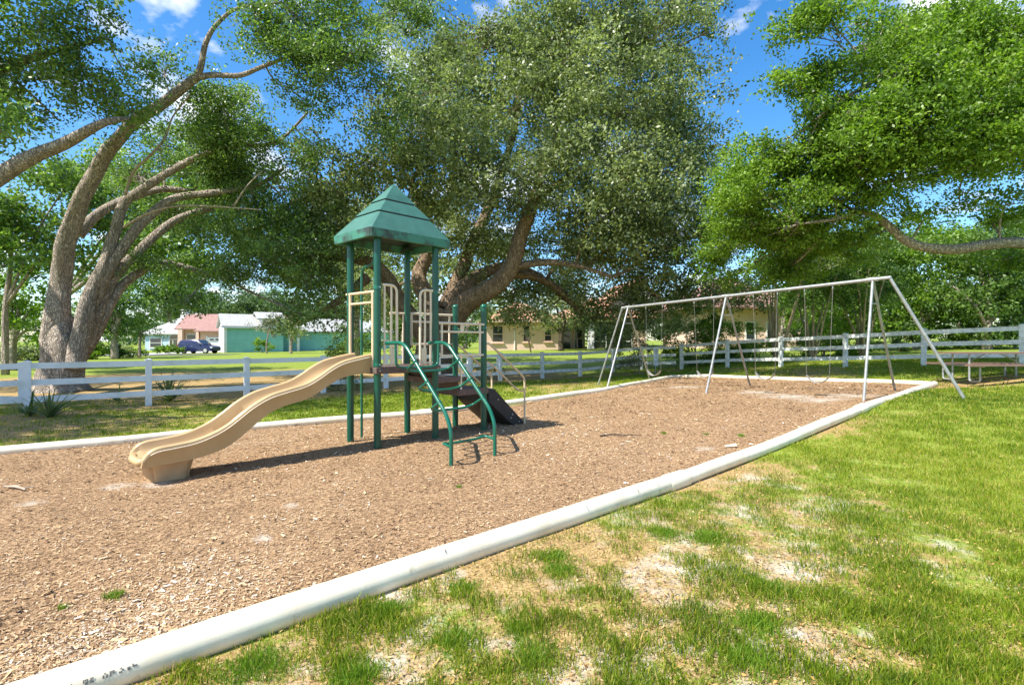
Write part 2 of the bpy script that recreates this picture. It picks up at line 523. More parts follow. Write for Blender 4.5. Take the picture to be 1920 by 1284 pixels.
# ------------------------------------------------------------------ the ground
def gpz(px, py, dz):
    z = 0.0
    for _ in range(25):
        Y = F * (CAMH - z) / (py - 642)
        x = (px - 960) * Y / F
        z = .5 * z + .5 * (gz(x, Y) + dz)
    return Vector((x, Y, gz(x, Y) + dz))
PD = .055
near_px = [(130, 1284), (640, 1113), (960, 1003), (1276, 899), (1420, 846), (1618, 765), (1752, 720)]
NEAR = [gpz(x, y, PD) for x, y in near_px]
far_px = [(0, 846), (240, 826), (450, 802), (810, 773), (1000, 749), (1130, 731), (1262, 706)]
FAR = [gpz(x, y, .04) for x, y in far_px]
def ext(a, b, d):
    v = (a - b); v.z = 0; v.normalize(); q = a + v * d
    return Vector((q.x, q.y, gz(q.x, q.y) + PD))
NEAR0 = ext(NEAR[0], NEAR[1], 6.0)
FAR0 = ext(FAR[0], FAR[1], 6.0)
NEARL = [NEAR0] + NEAR
FARL = [FAR0] + FAR
def along(pl, t):
    d = [0]
    for a, b in zip(pl, pl[1:]): d.append(d[-1] + (b - a).length)
    s = t * d[-1]
    for i in range(len(pl) - 1):
        if s <= d[i + 1] + 1e-6:
            return pl[i].lerp(pl[i + 1], (s - d[i]) / (d[i + 1] - d[i]))
    return pl[-1]
def side_of(P, pl):
    """signed distance to a polyline in plan (+ = left of its direction)"""
    best = np.full(len(P), 1e9); sg = np.zeros(len(P))
    for a, b in zip(pl, pl[1:]):
        a2 = np.array(a[:2]); d = np.array(b[:2]) - a2; ln = np.linalg.norm(d); d = d / ln
        q = P[:, :2] - a2
        t = np.clip(q @ d, 0, ln)
        v = q - t[:, None] * d
        dist = np.linalg.norm(v, axis=1)
        s = d[0] * q[:, 1] - d[1] * q[:, 0]
        u = dist < best
        best = np.where(u, dist, best); sg = np.where(u, np.sign(s), sg)
    return best * sg
FENCE_L = [(-14.4, 8.6), (-10.95, 12.05), (-9.2, 13.5), (-6, 16.95), (-.55, 22.2), (3.2, 25.2), (8.27, 26.2)]
FENCE_R = [(8.27, 26.0), (9.6, 23.8), (12.2, 19.5), (14.9, 15.6), (18, 10.6)]
def v3(l): return [Vector((*p, 0)) for p in l]
def inbed(P):
    """metres inside the mulch bed (negative = outside)"""
    dn = side_of(P, NEARL); df = -side_of(P, FARL); de = side_of(P, [NEAR[-1], FAR[-1]])
    return np.minimum(np.minimum(dn, df), de)
def zone(P):
    """lawn and sand amounts at points"""
    P = np.asarray(P, float)
    x, y = P[:, 0], P[:, 1]
    dn = side_of(P, NEARL); dl = side_of(P, v3(FENCE_L)); dr = side_of(P, v3(FENCE_R))
    lawn = np.full(len(P), .5)
    rt = dn < 0                                # the grass on the camera's side of the near pipe
    g = np.clip((-dn) / 3.4, 0, 1)
    base = .50 + .32 * g + .16 * np.clip((x - 1.5) / 5, 0, 1)
    lawn = np.where(rt, base + .06 * snoise(P, 1.3, 0) + .10 * snoise(P, 4.1, 1), lawn)
    # strip between the far pipe and the fence
    st = (~rt) & (dl < 0)
    lawn = np.where(st, .62 + .14 * snoise(P, .8, 2) - .42 * np.exp(-(np.abs(dl) / 1.1) ** 2) - .22 * np.clip((-x - 5.5) / 4, 0, 1), lawn)
    # beyond the fence: litter under the oaks, then lawn
    bh = dl > 0
    shade = np.exp(-(((x + 13) / 9) ** 2 + ((y - 20) / 7) ** 2)) + .9 * np.exp(-(((x + 3.5) / 7) ** 2 + ((y - 24) / 5) ** 2))
    lawn = np.where(bh, .85 - .85 * np.clip(shade * 1.3, 0, 1) + .08 * snoise(P, .6, 3), lawn)
    lawn = np.where(dr > 0, .72 + .1 * snoise(P, .7, 3), lawn)
    # worn earth under the picnic table
    lawn -= .5 * np.exp(-(((x - 12.6) / 1.9) ** 2 + ((y - 14.2) / 1.1) ** 2))
    sand = np.where(rt, .275 + .10 * np.exp(-((-dn - 1.4) / 1.1) ** 2) + .09 * snoise(P, 5.0, 4), 0)
    sand = np.where(rt, sand - .25 * np.clip((x - 3) / 2, 0, 1), sand)
    sand = np.where(bh & (y < 30), .25, sand)
    return np.clip(lawn, 0, 1), np.clip(sand, 0, 1)

def axis(lo, hi, a, b, fine, grow=1.22):
    c = list(np.arange(a, b + 1e-6, fine)); s = fine
    while c[-1] < hi: s *= grow; c.append(min(c[-1] + s, hi))
    s = fine
    while c[0] > lo: s *= grow; c.insert(0, max(c[0] - s, lo))
    return np.array(c)
gx, gy = axis(-900, 900, -14, 18, .2), axis(-400, 1400, 1.2, 28, .2)
XX, YY = np.meshgrid(gx, gy)
GP = np.c_[XX.ravel(), YY.ravel()]
GZ = gz_arr(GP)
ib = inbed(GP)
nearmask = np.exp(-(np.hypot(GP[:, 0], GP[:, 1] - 8) / 18) ** 2)
GZ = GZ + .012 * snoise(GP, 2.6, 1) * nearmask * (ib < -.15)
GZ = np.where(ib > .16, GZ - .14, GZ)
GZ = np.where(np.hypot(GP[:, 0], GP[:, 1]) > 300, np.clip(GZ, 0, 6), GZ)
lawn, sand = zone(GP)
lawn = np.where((side_of(GP, NEARL) < 0) & (GP[:, 1] < 16), lawn - .17 * np.clip(1.4 - GP[:, 1] / 12, 0, 1), lawn)
W_ = len(gx)
idx = np.arange(len(GP)).reshape(len(gy), W_)
Fq = np.stack([idx[:-1, :-1].ravel(), idx[:-1, 1:].ravel(), idx[1:, 1:].ravel(), idx[1:, :-1].ravel()], 1)
ground = np_mesh('ground', np.c_[GP, GZ], Fq, M['ground'], attrs={'lawn': lawn, 'sand': sand}, smooth=True)
tag(ground, kind='structure')

# mulch bed: a sheet between the near pipe and the far pipe
NT, NWD = 240, 100
ts = np.linspace(0, 1, NT) ; ws = np.linspace(0, 1, NWD)
mp_ = []
for t in ts:
    a, b = along(NEARL, t), along(FARL, t)
    for w in ws: mp_.append((a.x + (b.x - a.x) * w, a.y + (b.y - a.y) * w))
MP = np.array(mp_)
def bed_z(P):
    e = np.clip(inbed(P) / .5, 0, 1)
    return gz_arr(P) + e * (.016 * snoise(P, 1.1, 2) + .012 * snoise(P, 3.4, 3) + .007 * snoise(P, 9, 4)) + .004
SANDS = [(225, 912, .26), (300, 905, .3), (540, 944, .16), (1320, 842, .26), (490, 1010, .12), (1480, 742, 1.1), (1590, 741, .9), (1280, 727, .9), (1200, 718, .6), (1540, 748, .8), (1420, 735, .8), (60, 945, .2)]
SP = [(gp(a, b), r) for a, b, r in SANDS]
def bed_sand(P):
    s = np.zeros(len(P))
    for q, r in SP:
        s = np.maximum(s, .60 * np.exp(-(((P[:, 0] - q.x) ** 2 + (P[:, 1] - q.y) ** 2) / (r * r))))
    return s
idx = np.arange(len(MP)).reshape(NT, NWD)
Fq = np.stack([idx[:-1, :-1].ravel(), idx[1:, :-1].ravel(), idx[1:, 1:].ravel(), idx[:-1, 1:].ravel()], 1)
bed = np_mesh('mulch_bed', np.c_[MP, bed_z(MP)], Fq, M['mulch'], attrs={'lawn': np.zeros(len(MP)), 'sand': bed_sand(MP)}, smooth=True)
tag(bed, kind='structure')

def in_view(P, m=1.06):
    x, y = P[:, 0], P[:, 1]
    return (y > 1.9) & (np.abs(x) < .96 * y * m + .2)
def scatter(n, x0, x1, y0, y1, power=1.0):
    """random plan points, denser towards the viewer's side of the plot"""
    y = y0 + (y1 - y0) * rng.random(n) ** power
    x = rng.uniform(-1, 1, n) * (.97 * y + .3)
    P = np.c_[x, y]
    return P[(x > x0) & (x < x1)]

# loose wood chips on the bed
P = scatter(450000, -11, 12.5, 2.2, 22.0, 2.0)
P = P[inbed(P) > .07]
P = P[rng.random(len(P)) > bed_sand(P) * 1.15]
k = len(P)
z = bed_z(P)
L = rng.gamma(2.0, .0052, k) + .0045
L *= 1 + np.clip((P[:, 1] - 4.5) / 8, 0, 2) * .9
Wc = L * rng.uniform(.16, .5, k)
a = rng.uniform(0, 6.28, k); tl = rng.normal(0, .17, k); rl = rng.normal(0, .3, k)
d = np.c_[np.cos(a) * np.cos(tl), np.sin(a) * np.cos(tl), np.sin(tl)]
s = np.c_[-np.sin(a) * np.cos(rl), np.cos(a) * np.cos(rl), np.sin(rl)]
c = np.c_[P, z + .006 + np.abs(np.sin(tl)) * L * .5 + np.abs(np.sin(rl)) * Wc * .5]
V = np.empty((k, 4, 3))
V[:, 0] = c - d * L[:, None] / 2 - s * Wc[:, None] / 2
V[:, 1] = c + d * L[:, None] / 2 - s * Wc[:, None] / 2 * .6
V[:, 2] = c + d * L[:, None] / 2 + s * Wc[:, None] / 2 * .5
V[:, 3] = c - d * L[:, None] / 2 + s * Wc[:, None] / 2
tn = np.clip(.50 + rng.normal(0, .2, k) + .15 * snoise(P, .8, 1) + .12 * snoise(P, 3.4, 2), 0, 1)
tn = np.where(rng.random(k) < .07, rng.uniform(0, .12, k), tn)
tn = np.where(rng.random(k) < .05, rng.uniform(.9, 1, k), tn)
chips = np_mesh('wood_chips', V.reshape(-1, 3), np.arange(k * 4).reshape(k, 4), M['chips'], tone=np.repeat(tn, 4))
tag(chips, 'loose brown wood chips strewn over the playground bed', 'mulch', kind='stuff')
print('chips', k)

# grass blades
def blades(P, z, H, W, lean=.45, tone=None):
    k = len(P)
    a = rng.uniform(0, 6.28, k); b = rng.uniform(0, 6.28, k)
    s = np.c_[np.cos(a), np.sin(a), np.zeros(k)] * (W / 2)[:, None]
    ln = np.c_[np.cos(b), np.sin(b), np.zeros(k)] * (H * np.abs(rng.normal(0, lean, k)))[:, None]
    base = np.c_[P, z]
    mid = base + ln * .3; mid[:, 2] += H * .5
    tip = base + ln; tip[:, 2] += H * .95
    V = np.empty((k, 4, 3))                      # a kite: root, two shoulders, tip
    V[:, 0] = base; V[:, 1] = mid + s * .9; V[:, 2] = tip; V[:, 3] = mid - s * .9
    return V.reshape(-1, 3), np.arange(k * 4).reshape(k, 4), np.repeat(tone, 4)
P = scatter(880000, -14, 19, 2.1, 27, 1.8)
ibp = inbed(P)
P = P[ibp < -.12]
lw, sd = zone(P)
cl = snoise(P, 7.0, 3) * .6 + snoise(P, 17, 4) * .5       # tufts
dens = np.clip((lw - .28) * 1.8 + .75 * cl, .05, 1) * np.clip(lw * 1.8 - .2, .05, 1)
keep = rng.random(len(P)) < dens
P = P[keep]; cl = cl[keep]; lw = lw[keep]
k = len(P)
farf = np.clip((P[:, 1] - 5) / 12, 0, 1)
H = rng.uniform(.025, .065, k) * (1 + .5 * np.clip(cl, -.6, 1)) * (1 + .25 * farf)
Wd = rng.uniform(.004, .008, k) * (1 + 2.2 * farf)
tn = np.clip(.45 + rng.normal(0, .17, k) - .14 * cl + .12 * snoise(P, .9, 5), 0, 1)
tn = np.where(rng.random(k) < .11, rng.uniform(.85, 1, k), tn)
V, Fc, T = blades(P, gz_arr(P) - .004 + .012 * snoise(P, 2.6, 1) * np.exp(-(np.hypot(P[:, 0], P[:, 1] - 8) / 18) ** 2), H, Wd, tone=tn)
grass = np_mesh('grass', V, Fc, M['grass'], tone=T)
tag(grass, 'short patchy green lawn grass growing out of sandy soil', 'grass', kind='stuff')
print('grass', k)

# fallen leaves and straw between the grass
P = scatter(90000, -14, 16, 2.1, 16, 1.6)
P = P[inbed(P) < -.1]
lw, sd = zone(P)
P = P[rng.random(len(P)) < np.clip(1.0 - lw * .85, .1, 1)]
k = len(P)
C = np.c_[P, gz_arr(P) + .014]
a = rng.uniform(0, 6.28, k); tl = rng.normal(0, .3, k); rl = rng.normal(0, .35, k)
L = rng.uniform(.012, .036, k); Wc = L * rng.uniform(.2, .55, k)
d = np.c_[np.cos(a) * np.cos(tl), np.sin(a) * np.cos(tl), np.sin(tl)] * L[:, None]
s = np.c_[-np.sin(a), np.cos(a), np.sin(rl)] * Wc[:, None]
V = np.stack([C - d / 2, C + s / 2, C + d / 2, C - s / 2], 1).reshape(-1, 3)
lit = np_mesh('leaf_litter', V, np.arange(k * 4).reshape(k, 4), M['litter'], tone=np.repeat(rng.random(k), 4))
tag(lit, 'dry tan fallen leaves scattered over bare soil', 'leaf litter', kind='stuff')

# countable thick clumps of grass by the near pipe and in the chips
def tuft(px, py, r, h, n, label, wide=1.0, m='tuft'):
    q = gp(px, py)
    P = rng.normal(0, .5, (n, 2)) * np.array([r, r * wide])
    ang = np.arctan2(P[:, 1], P[:, 0]); rag = 1 + .35 * np.sin(ang * 3 + px) + .25 * np.sin(ang * 5 + py)
    P = P[np.hypot(P[:, 0], P[:, 1]) < r * 1.1 * rag]
    k = len(P)
    hh = h * rng.uniform(.5, 1.1, k) * (1 - .4 * np.hypot(P[:, 0], P[:, 1]) / r)
    V, Fc, T = blades(P, np.full(k, -.012), hh, rng.uniform(.003, .007, k), lean=.5, tone=np.clip(rng.normal(.5, .22, k), 0, 1))
    o = np_mesh('grass_tuft', V, Fc, M[m], tone=T)
    o.location = q
    return tag(o, label, 'grass tuft', 'thick tufts of grass')
TUFTS = [
 (480, 1255, .24, .085, 2600, 'wide bright green grass tuft nearest the bottom edge, beside the white pipe'),
 (722, 1150, .15, .085, 1700, 'rounded bright green grass tuft on bare soil close beside the white pipe'),
 (660, 1275, .20, .085, 2000, 'green grass tuft at the bottom edge of the photo, second from the pipe'),
 (868, 1105, .16, .07, 1100, 'grass tuft beside the pipe, just beyond the rounded bright one'),
 (855, 1205, .20, .08, 1300, 'loose darker grass tuft on sandy soil among dry leaves'),
 (1035, 1045, .22, .06, 1500, 'broad low grass tuft with leafy weeds near the pipe'),
 (1050, 1072, .16, .07, 1200, 'rounded low grass tuft just in front of the leafy broad one'),
 (1245, 1000, .2, .07, 1400, 'grass tuft beyond the leafy ones, where the lawn begins to thicken'),
 (1330, 1010, .22, .08, 1500, 'dense grass tuft in the middle of the lawn, left of a sand patch'),
 (1440, 1105, .2, .08, 1400, 'grass tuft standing between two bare white sand patches'),
 (1420, 1175, .2, .09, 1500, 'tall grass tuft right in front of the white sand patches'),
 (1400, 1240, .2, .09, 1600, 'tall dense grass tuft close to the bottom edge, right of centre'),
 (975, 1185, .13, .08, 1300, 'brownish green grass tuft beside orange fallen leaves'),
 (1000, 1240, .2, .09, 1200, 'tall grass tuft at the bottom edge in the middle of the photo'),
 (212, 1118, .07, .075, 190, 'small lone weed tuft sprouting from the wood chips in front'),
 (117, 1138, .04, .05, 110, 'tiny pale weed sprouting from the chips beside the larger one'),
 (860, 912, .04, .05, 110, 'tiny green weed in the chips in front of the climber'),
 (1245, 812, .06, .06, 150, 'tiny weed in the chips beyond the fallen stick'),
 (1325, 815, .07, .06, 190, 'small weed in the chips between the stick and the white pipe'),
 (1390, 818, .055, .08, 220, 'small weed in the chips close to the white pipe')]
for t in TUFTS: tuft(*t)

# ------------------------------------------------------------------ white border pipes
def pipe(name_label, pts, r, bell=None, ticks=0):
    base = (pts[0] + pts[-1]) / 2
    root = thing('border_pipe', name_label, 'pipe', (base.x, base.y, base.z), group='white border pipes')
    P = []
    for a, b in zip(pts, pts[1:]):
        nn = max(2, int((b - a).length / .35))
        for i in range(nn): P.append(a.lerp(b, i / nn))
    P.append(pts[-1])
    P = [p + Vector((0, 0, .006 * math.sin(i * .7))) for i, p in enumerate(P)]
    MB().tube(P, r, 20).build('barrel', M['pipe'], root, auto=50)
    if bell:
        d = (pts[-1] - pts[-2]).normalized()
        q = pts[-1] + d * .02
        MB().tube([q - d * .34, q - d * .31, q, q + d * .06], [r * 1.02, r * 1.13, r * 1.13, r * 1.1], 20).build('coupling', M['pipe'], root, auto=50)
    return root
RP = .092
pn = pipe('white border pipe lying nearest, between wood chips and patchy grass', [NEAR0] + NEAR[:4], RP, True)
# faded print on the near pipe: runs of dark blocks, too worn to read
d0 = (NEAR[1] - NEAR[0]).normalized()
sidev = Vector((d0.y, -d0.x, 0))
pr = MB()
def on_pipe(s, ang, r=RP):
    nrm = sidev * math.cos(ang) + Vector((0, 0, 1)) * math.sin(ang)
    return NEAR[0] + d0 * s + nrm * r, nrm
random.seed(3)
for wi, (w0, wn_) in enumerate([(-.10, 2), (-.03, 2), (.045, 2), (.115, 2), (.175, 3)]):
    for ci in range(wn_):
        s0 = w0 + ci * .026
        for bx in range(3):
            for by in range(3):
                if random.random() < (.72 if wi < 4 else .4):
                    p, nrm = on_pipe(s0 + bx * .0065, R(16) + by * .08, RP + .0012)
                    tg = nrm.cross(d0)
                    pr.box(p, (.0055, .0075, .0015), (d0, tg, nrm))
tag(pr.build('faded_print', M['print'], pn), kind='stuff')
# scuffs on the pipe
sc = MB()
for s0, an in ((2.05, 62), (3.6, 55), (4.4, 50)):
    p, nrm = on_pipe(s0, R(an), RP + .001)
    tg = nrm.cross(d0)
    a2 = (tg * .9 + d0 * .4).normalized()
    sc.box(p, (.035, .007, .002), (a2, nrm.cross(a2), nrm))
tag(sc.build('scuff_marks', M['print'], pn), kind='stuff')
pipe('white border pipe running from the coupling towards the swing set legs', NEAR[3:6], RP * .93, True)
pipe('short white border pipe ending at the corner beside the outer swing leg', NEAR[5:7], RP * .9)
endpts = [NEAR[-1]] + [gpz(x, y, .04) for x, y in [(1640, 715), (1480, 711), (1330, 705)]] + [FAR[-1]]
pipe('thin white border pipe crossing behind the swings', endpts, .066)
pipe('white border pipe behind the slide, from the left edge to the tower', [FAR0] + FAR[:4], .078, True)
pipe('white border pipe behind the tower running back to the far corner', FAR[3:], .074)

# ------------------------------------------------------------------ play tower with slide, climber, steps
UP = Vector((0, 0, 1))
TB = Vector((-2.01, 7.96, 0))
TL = Vector((.69, .724, 0)).normalized()         # long axis, away to the right
TS = Vector((-TL.y, TL.x, 0))                    # short axis, away to the left
def tp(l, s, z): return TB + TL * l + TS * s + Vector((0, 0, z))
AX = (TL, TS, UP)
tower = thing('play_tower', 'green playground tower with pyramid roof, tan wave slide and dark ramp', 'play structure', tp(1.0, .39, 0))
LD, SD = 1.09, .78                               # deck size
POST_R = .054
posts = {'B': (0, 0, 3.2), 'A': (0, SD, 3.2), 'D': (LD, 0, 3.2), 'C': (LD, SD, 3.2), 'E': (2 * LD, SD, 2.27), 'G': (2 * LD, 0, 2.24)}
for k_, (l, s, h) in posts.items():
    m_ = MB().tube([tp(l, s, -.1), tp(l, s, h * .5), tp(l, s, h)], POST_R, 20)
    po = m_.build('post', M['post_green'], tower, auto=50)
    if h < 3:
        MB().sphere(tp(l, s, h), POST_R * 1.12, 16, 8, (1, 1, .8)).build('cap', M['climb_green'], po, smooth=True)
    hs = [1.18] if h > 3 else []
    if k_ in 'BD': hs += [1.27, 2.42]
    if k_ == 'A': hs += [2.2]
    if k_ in 'EG': hs += [1.86]
    for z in hs:
        cl_ = MB().tube([tp(l, s, z - .028), tp(l, s, z + .028)], POST_R * 1.14, 18)
        cl_.build('clamp', M['climb_green'], po, auto=50)
        MB().cyl(tp(l, s, z) - TS * POST_R * 1.1, tp(l, s, z) - TS * (POST_R * 1.1 + .02), .011, .011, 8).build('bolt', M['bolt'], po)

# roof: three stepped, flared tiers over a deep rim
def ring(hl, hs, z): return [tp(.545 + a * hl, .39 + b * hs, z) for a, b in ((-1, -1), (1, -1), (1, 1), (-1, 1))]
def loft(rings, cap0=True, cap1=True):
    m_ = MB(); vs = [p for r_ in rings for p in r_]; n_ = len(rings[0]); fs = []
    for i in range(len(rings) - 1):
        for j in range(n_):
            fs.append((i * n_ + j, i * n_ + (j + 1) % n_, (i + 1) * n_ + (j + 1) % n_, (i + 1) * n_ + j))
    if cap0: fs.append(tuple(range(n_ - 1, -1, -1)))
    if cap1: fs.append(tuple(range((len(rings) - 1) * n_, len(rings) * n_)))
    return m_.add(vs, fs)
def rr(hl, hs, z, q=.03):
    """ring with clipped corners"""
    out = []
    for a, b, o in ((-1, -1, 0), (1, -1, 1), (1, 1, 0), (-1, 1, 1)):
        p1 = (a * (hl - q), b * hs); p2 = (a * hl, b * (hs - q))
        for p in ([p2, p1] if not o else [p1, p2]): out.append(tp(.545 + p[0], .39 + p[1], z))
    return out
roof = loft([rr(.76, .54, 3.27), rr(.725, .515, 3.315), rr(.50, .356, 3.575)], False, True).build('roof', M['roof_green'], tower, auto=25)
loft([rr(.478, .34, 3.57, .02), rr(.478, .34, 3.612, .02)]).build('tier_shade', M['ramp_dark'], roof)  # near-black ring, the groove's shade put in as colour
loft([rr(.492, .35, 3.602, .02), rr(.482, .342, 3.614, .02), rr(.30, .213, 3.81, .02)]).build('tier', M['roof_green'], roof, auto=25)
loft([rr(.28, .199, 3.805, .012), rr(.28, .199, 3.847, .012)]).build('tier_shade', M['ramp_dark'], roof)  # same coloured-in groove shade below the top tier
loft([rr(.292, .207, 3.837, .012), rr(.284, .202, 3.849, .012), rr(.03, .022, 4.13, .008), rr(.012, .009, 4.145, .004)]).build('tier', M['roof_green'], roof, auto=25)
# rim, hollow below
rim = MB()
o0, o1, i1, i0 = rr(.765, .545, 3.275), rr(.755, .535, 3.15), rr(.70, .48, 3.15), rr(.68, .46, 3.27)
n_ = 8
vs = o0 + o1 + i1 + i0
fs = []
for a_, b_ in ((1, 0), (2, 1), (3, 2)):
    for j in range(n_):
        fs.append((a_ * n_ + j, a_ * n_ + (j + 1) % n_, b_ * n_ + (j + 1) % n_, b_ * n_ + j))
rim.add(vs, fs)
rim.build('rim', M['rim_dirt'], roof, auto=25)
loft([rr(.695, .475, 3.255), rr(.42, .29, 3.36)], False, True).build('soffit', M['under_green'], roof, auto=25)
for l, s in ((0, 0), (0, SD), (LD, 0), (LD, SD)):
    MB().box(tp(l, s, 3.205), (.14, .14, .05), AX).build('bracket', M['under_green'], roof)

# decks and steps
def slab(name, l0, l1, s0, s1, z1, th, m='deck', parent=tower):
    o_ = MB().box(tp((l0 + l1) / 2, (s0 + s1) / 2, z1 - th / 2), (l1 - l0, s1 - s0, th), AX).build(name, M[m], parent)
    bv = o_.modifiers.new('b', 'BEVEL'); bv.width = .012; bv.segments = 2
    return o_
slab('deck', -.06, LD + .06, -.07, SD + .07, 1.23, .10)
slab('step', 1.06, 1.60, -.05, SD + .05, 1.03, .10)
slab('step', 1.56, 2.26, -.05, SD + .05, .80, .11)
for l_, z0, z1 in ((1.135, .93, 1.125), (1.58, .69, .925)):
    MB().box(tp(l_, SD / 2, (z0 + z1) / 2), (.02, SD, z1 - z0), AX).build('riser', M['deck'], tower)
# ramp: thick dark moulded stair block running down to the chips
prof = [(2.27, .76), (2.27, .52), (2.42, .40), (2.98, -.02), (3.24, -.02), (3.22, .07), (2.42, .76)]
rm = MB(); kk = len(prof)
vs = [tp(l, -.04, z) for l, z in prof] + [tp(l, SD + .04, z) for l, z in prof]
fs = [(i, i + kk, (i + 1) % kk + kk, (i + 1) % kk) for i in range(kk)] + [tuple(range(kk)), tuple(range(2 * kk - 1, kk - 1, -1))]
rm.add(vs, fs)
ramp_o = rm.build('ramp', M['ramp_dark'], tower)
bv = ramp_o.modifiers.new('b', 'BEVEL'); bv.width = .02; bv.segments = 2
for i in range(4):
    t_ = (i + .5) / 4
    l_, z_ = 2.46 + .72 * t_, .74 - .64 * t_
    MB().box(tp(l_, SD / 2, z_ + .01), (.03, SD * .92, .035), AX).build('cleat', M['ramp_dark'], ramp_o)
for l_, z_ in ((3.06, .10), (2.88, .25), (2.84, .19), (2.5, .56)):
    MB().cyl(tp(l_, -.038, z_), tp(l_, -.052, z_), .014, .012, 10).build('bolt', M['bolt'], ramp_o)
# ramp handrails
for s_, dl in ((-.06, 0), (SD + .06, 0)):
    hr = MB().tube(round_path([tp(2.19, s_ + (.05 if s_ < 0 else -.05), 1.58), tp(2.26, s_, 1.58), tp(3.12, s_, .98), tp(3.2, s_, .9), tp(3.2, s_, -.03)], .09), .02, 10).build('handrail', M['tan_rail'], tower, auto=60)
    MB().tube(round_path([tp(2.2, s_, 1.25), tp(2.3, s_, 1.22), tp(3.0, s_, .70), tp(3.2, s_, .66)], .14), .017, 8).build('lower_rail', M['tan_rail'], hr, auto=60)

# beige barriers along the steps
def barrier(s_, zt, zm, zb, l0, l1):
    rl_ = MB().tube([tp(l0, s_, zt), tp(l1, s_, zt)], .021, 10).build('barrier', M['beige'], tower, auto=60)
    for z in (zm, zb):
        MB().tube([tp(l0 + .03, s_, z), tp(l1 - .02, s_, z)], .019, 10).build('rail', M['beige'], rl_, auto=60)
    for l_ in (l0 + .07, l1 - .10):
        MB().tube([tp(l_, s_, zb - .02), tp(l_, s_, zt)], .02, 10).build('upright', M['beige'], rl_, auto=60)
    MB().box(tp((l0 + l1) / 2, s_, (zt + zm) / 2), (.07, .02, zt - zm), AX).build('spacer', M['beige'], rl_)
barrier(-.03, 1.92, 1.78, 1.38, LD + .04, 2 * LD - .02)
barrier(SD + .03, 2.11, 1.97, 1.57, LD + .04, 2 * LD - .02)
for s_ in (-.03, SD + .03):
    MB().tube([tp(1.62, s_, .8), tp(1.62, s_, 1.42 if s_ < 0 else 1.6)], .018, 8).build('strut', M['beige'], tower, auto=60)
# arched safety panels either side of the climber
def arch(lp, le, zt):
    a_ = MB().tube(round_path([tp(lp, -.02, zt), tp(le, -.02, zt), tp(le, -.02, 1.25)], .13, 8), .02, 10).build('safety_arch', M['beige'], tower, auto=60)
    for f_, dz in ((.16, .0), (.62, .02)):
        l_ = lp + (le - lp) * f_
        MB().tube([tp(l_, -.02, 1.25), tp(l_, -.02, zt - dz)], .017, 8).build('bar', M['beige'], a_, auto=60)
    MB().tube([tp(lp, -.02, 1.27), tp(le, -.02, 1.27)], .017, 8).build('bottom_bar', M['beige'], a_, auto=60)
    MB().box(tp(lp + (le - lp) * .7, -.02, 1.40), (.09, .016, .22), AX).build('plate', M['beige'], a_)
arch(.07, .33, 2.47)
arch(LD - .07, LD - .32, 2.44)
# tan hood over the slide entrance
hood = MB().tube([tp(-.03, -.02, 2.36), tp(-.03, SD + .06, 2.36)], .021, 10).build('slide_hood', M['tan_rail'], tower, auto=60)
MB().tube([tp(-.03, .07, 2.2), tp(-.03, SD - .05, 2.2)], .019, 10).build('rail', M['tan_rail'], hood, auto=60)
for s_ in (.07, SD - .05):
    MB().tube([tp(-.03, s_, 1.22), tp(-.03, s_, 2.36)], .024, 10).build('upright', M['tan_rail'], hood, auto=60)
# far barrier of the deck and the fire pole
fb = MB().tube([tp(.75, SD + .02, 2.1), tp(LD - .04, SD + .02, 2.1)], .019, 8).build('deck_barrier', M['beige'], tower, auto=60)
for l_ in (.77, .9, 1.02):
    MB().tube([tp(l_, SD + .02, 1.22), tp(l_, SD + .02, 2.1)], .016, 8).build('bar', M['beige'], fb, auto=60)
MB().tube(round_path([tp(.36, .66, 3.24), tp(.36, .66, 2.86), tp(.36, 1.05, 2.86), tp(.36, 1.05, -.1)], .16, 7), .021, 10).build('fire_pole', M['climb_green'], tower, auto=60)

# green climber
CL0, CL1 = .09, .885
def rail_pt(s): # slope line of the rails: s metres out from the deck -> height
    return 1.6 - (s - .55) * (.92 / .98)
climber = MB().tube([tp(CL0, -1.6, -.02), tp(CL0, -1.6, .0)], .02, 8).build('climber', M['climb_green'], tower)
for l_ in (CL0, CL1):
    MB().tube(round_path([tp(l_ + .02, -.07, 1.59), tp(l_ + .02, -.52, 1.6), tp(l_, -1.5, .66), tp(l_, -1.6, .45), tp(l_, -1.6, -.1)], .16, 7), .027, 12).build('rail', M['climb_green'], climber, auto=60)
def rung(s, z, back, drop, mid=.0):
    P_ = [tp(CL0, -s, z), tp(CL0 + .01, -(s - back), z - drop), tp(CL0 + .16, -(s - back * 1.05), z - drop - .03 + mid), tp(CL1 - .16, -(s - back * 1.05), z - drop - .03 + mid), tp(CL1 - .01, -(s - back), z - drop), tp(CL1, -s, z)]
    MB().tube(round_path(P_, .1, 6), .0185, 10).build('rung', M['climb_green'], climber, auto=60)
rung(.34, 1.58, .0, .33)
for s_ in (.83, 1.11, 1.38):
    rung(s_, rail_pt(s_), .23, .13)
rung(1.6, .24, .2, -.03)

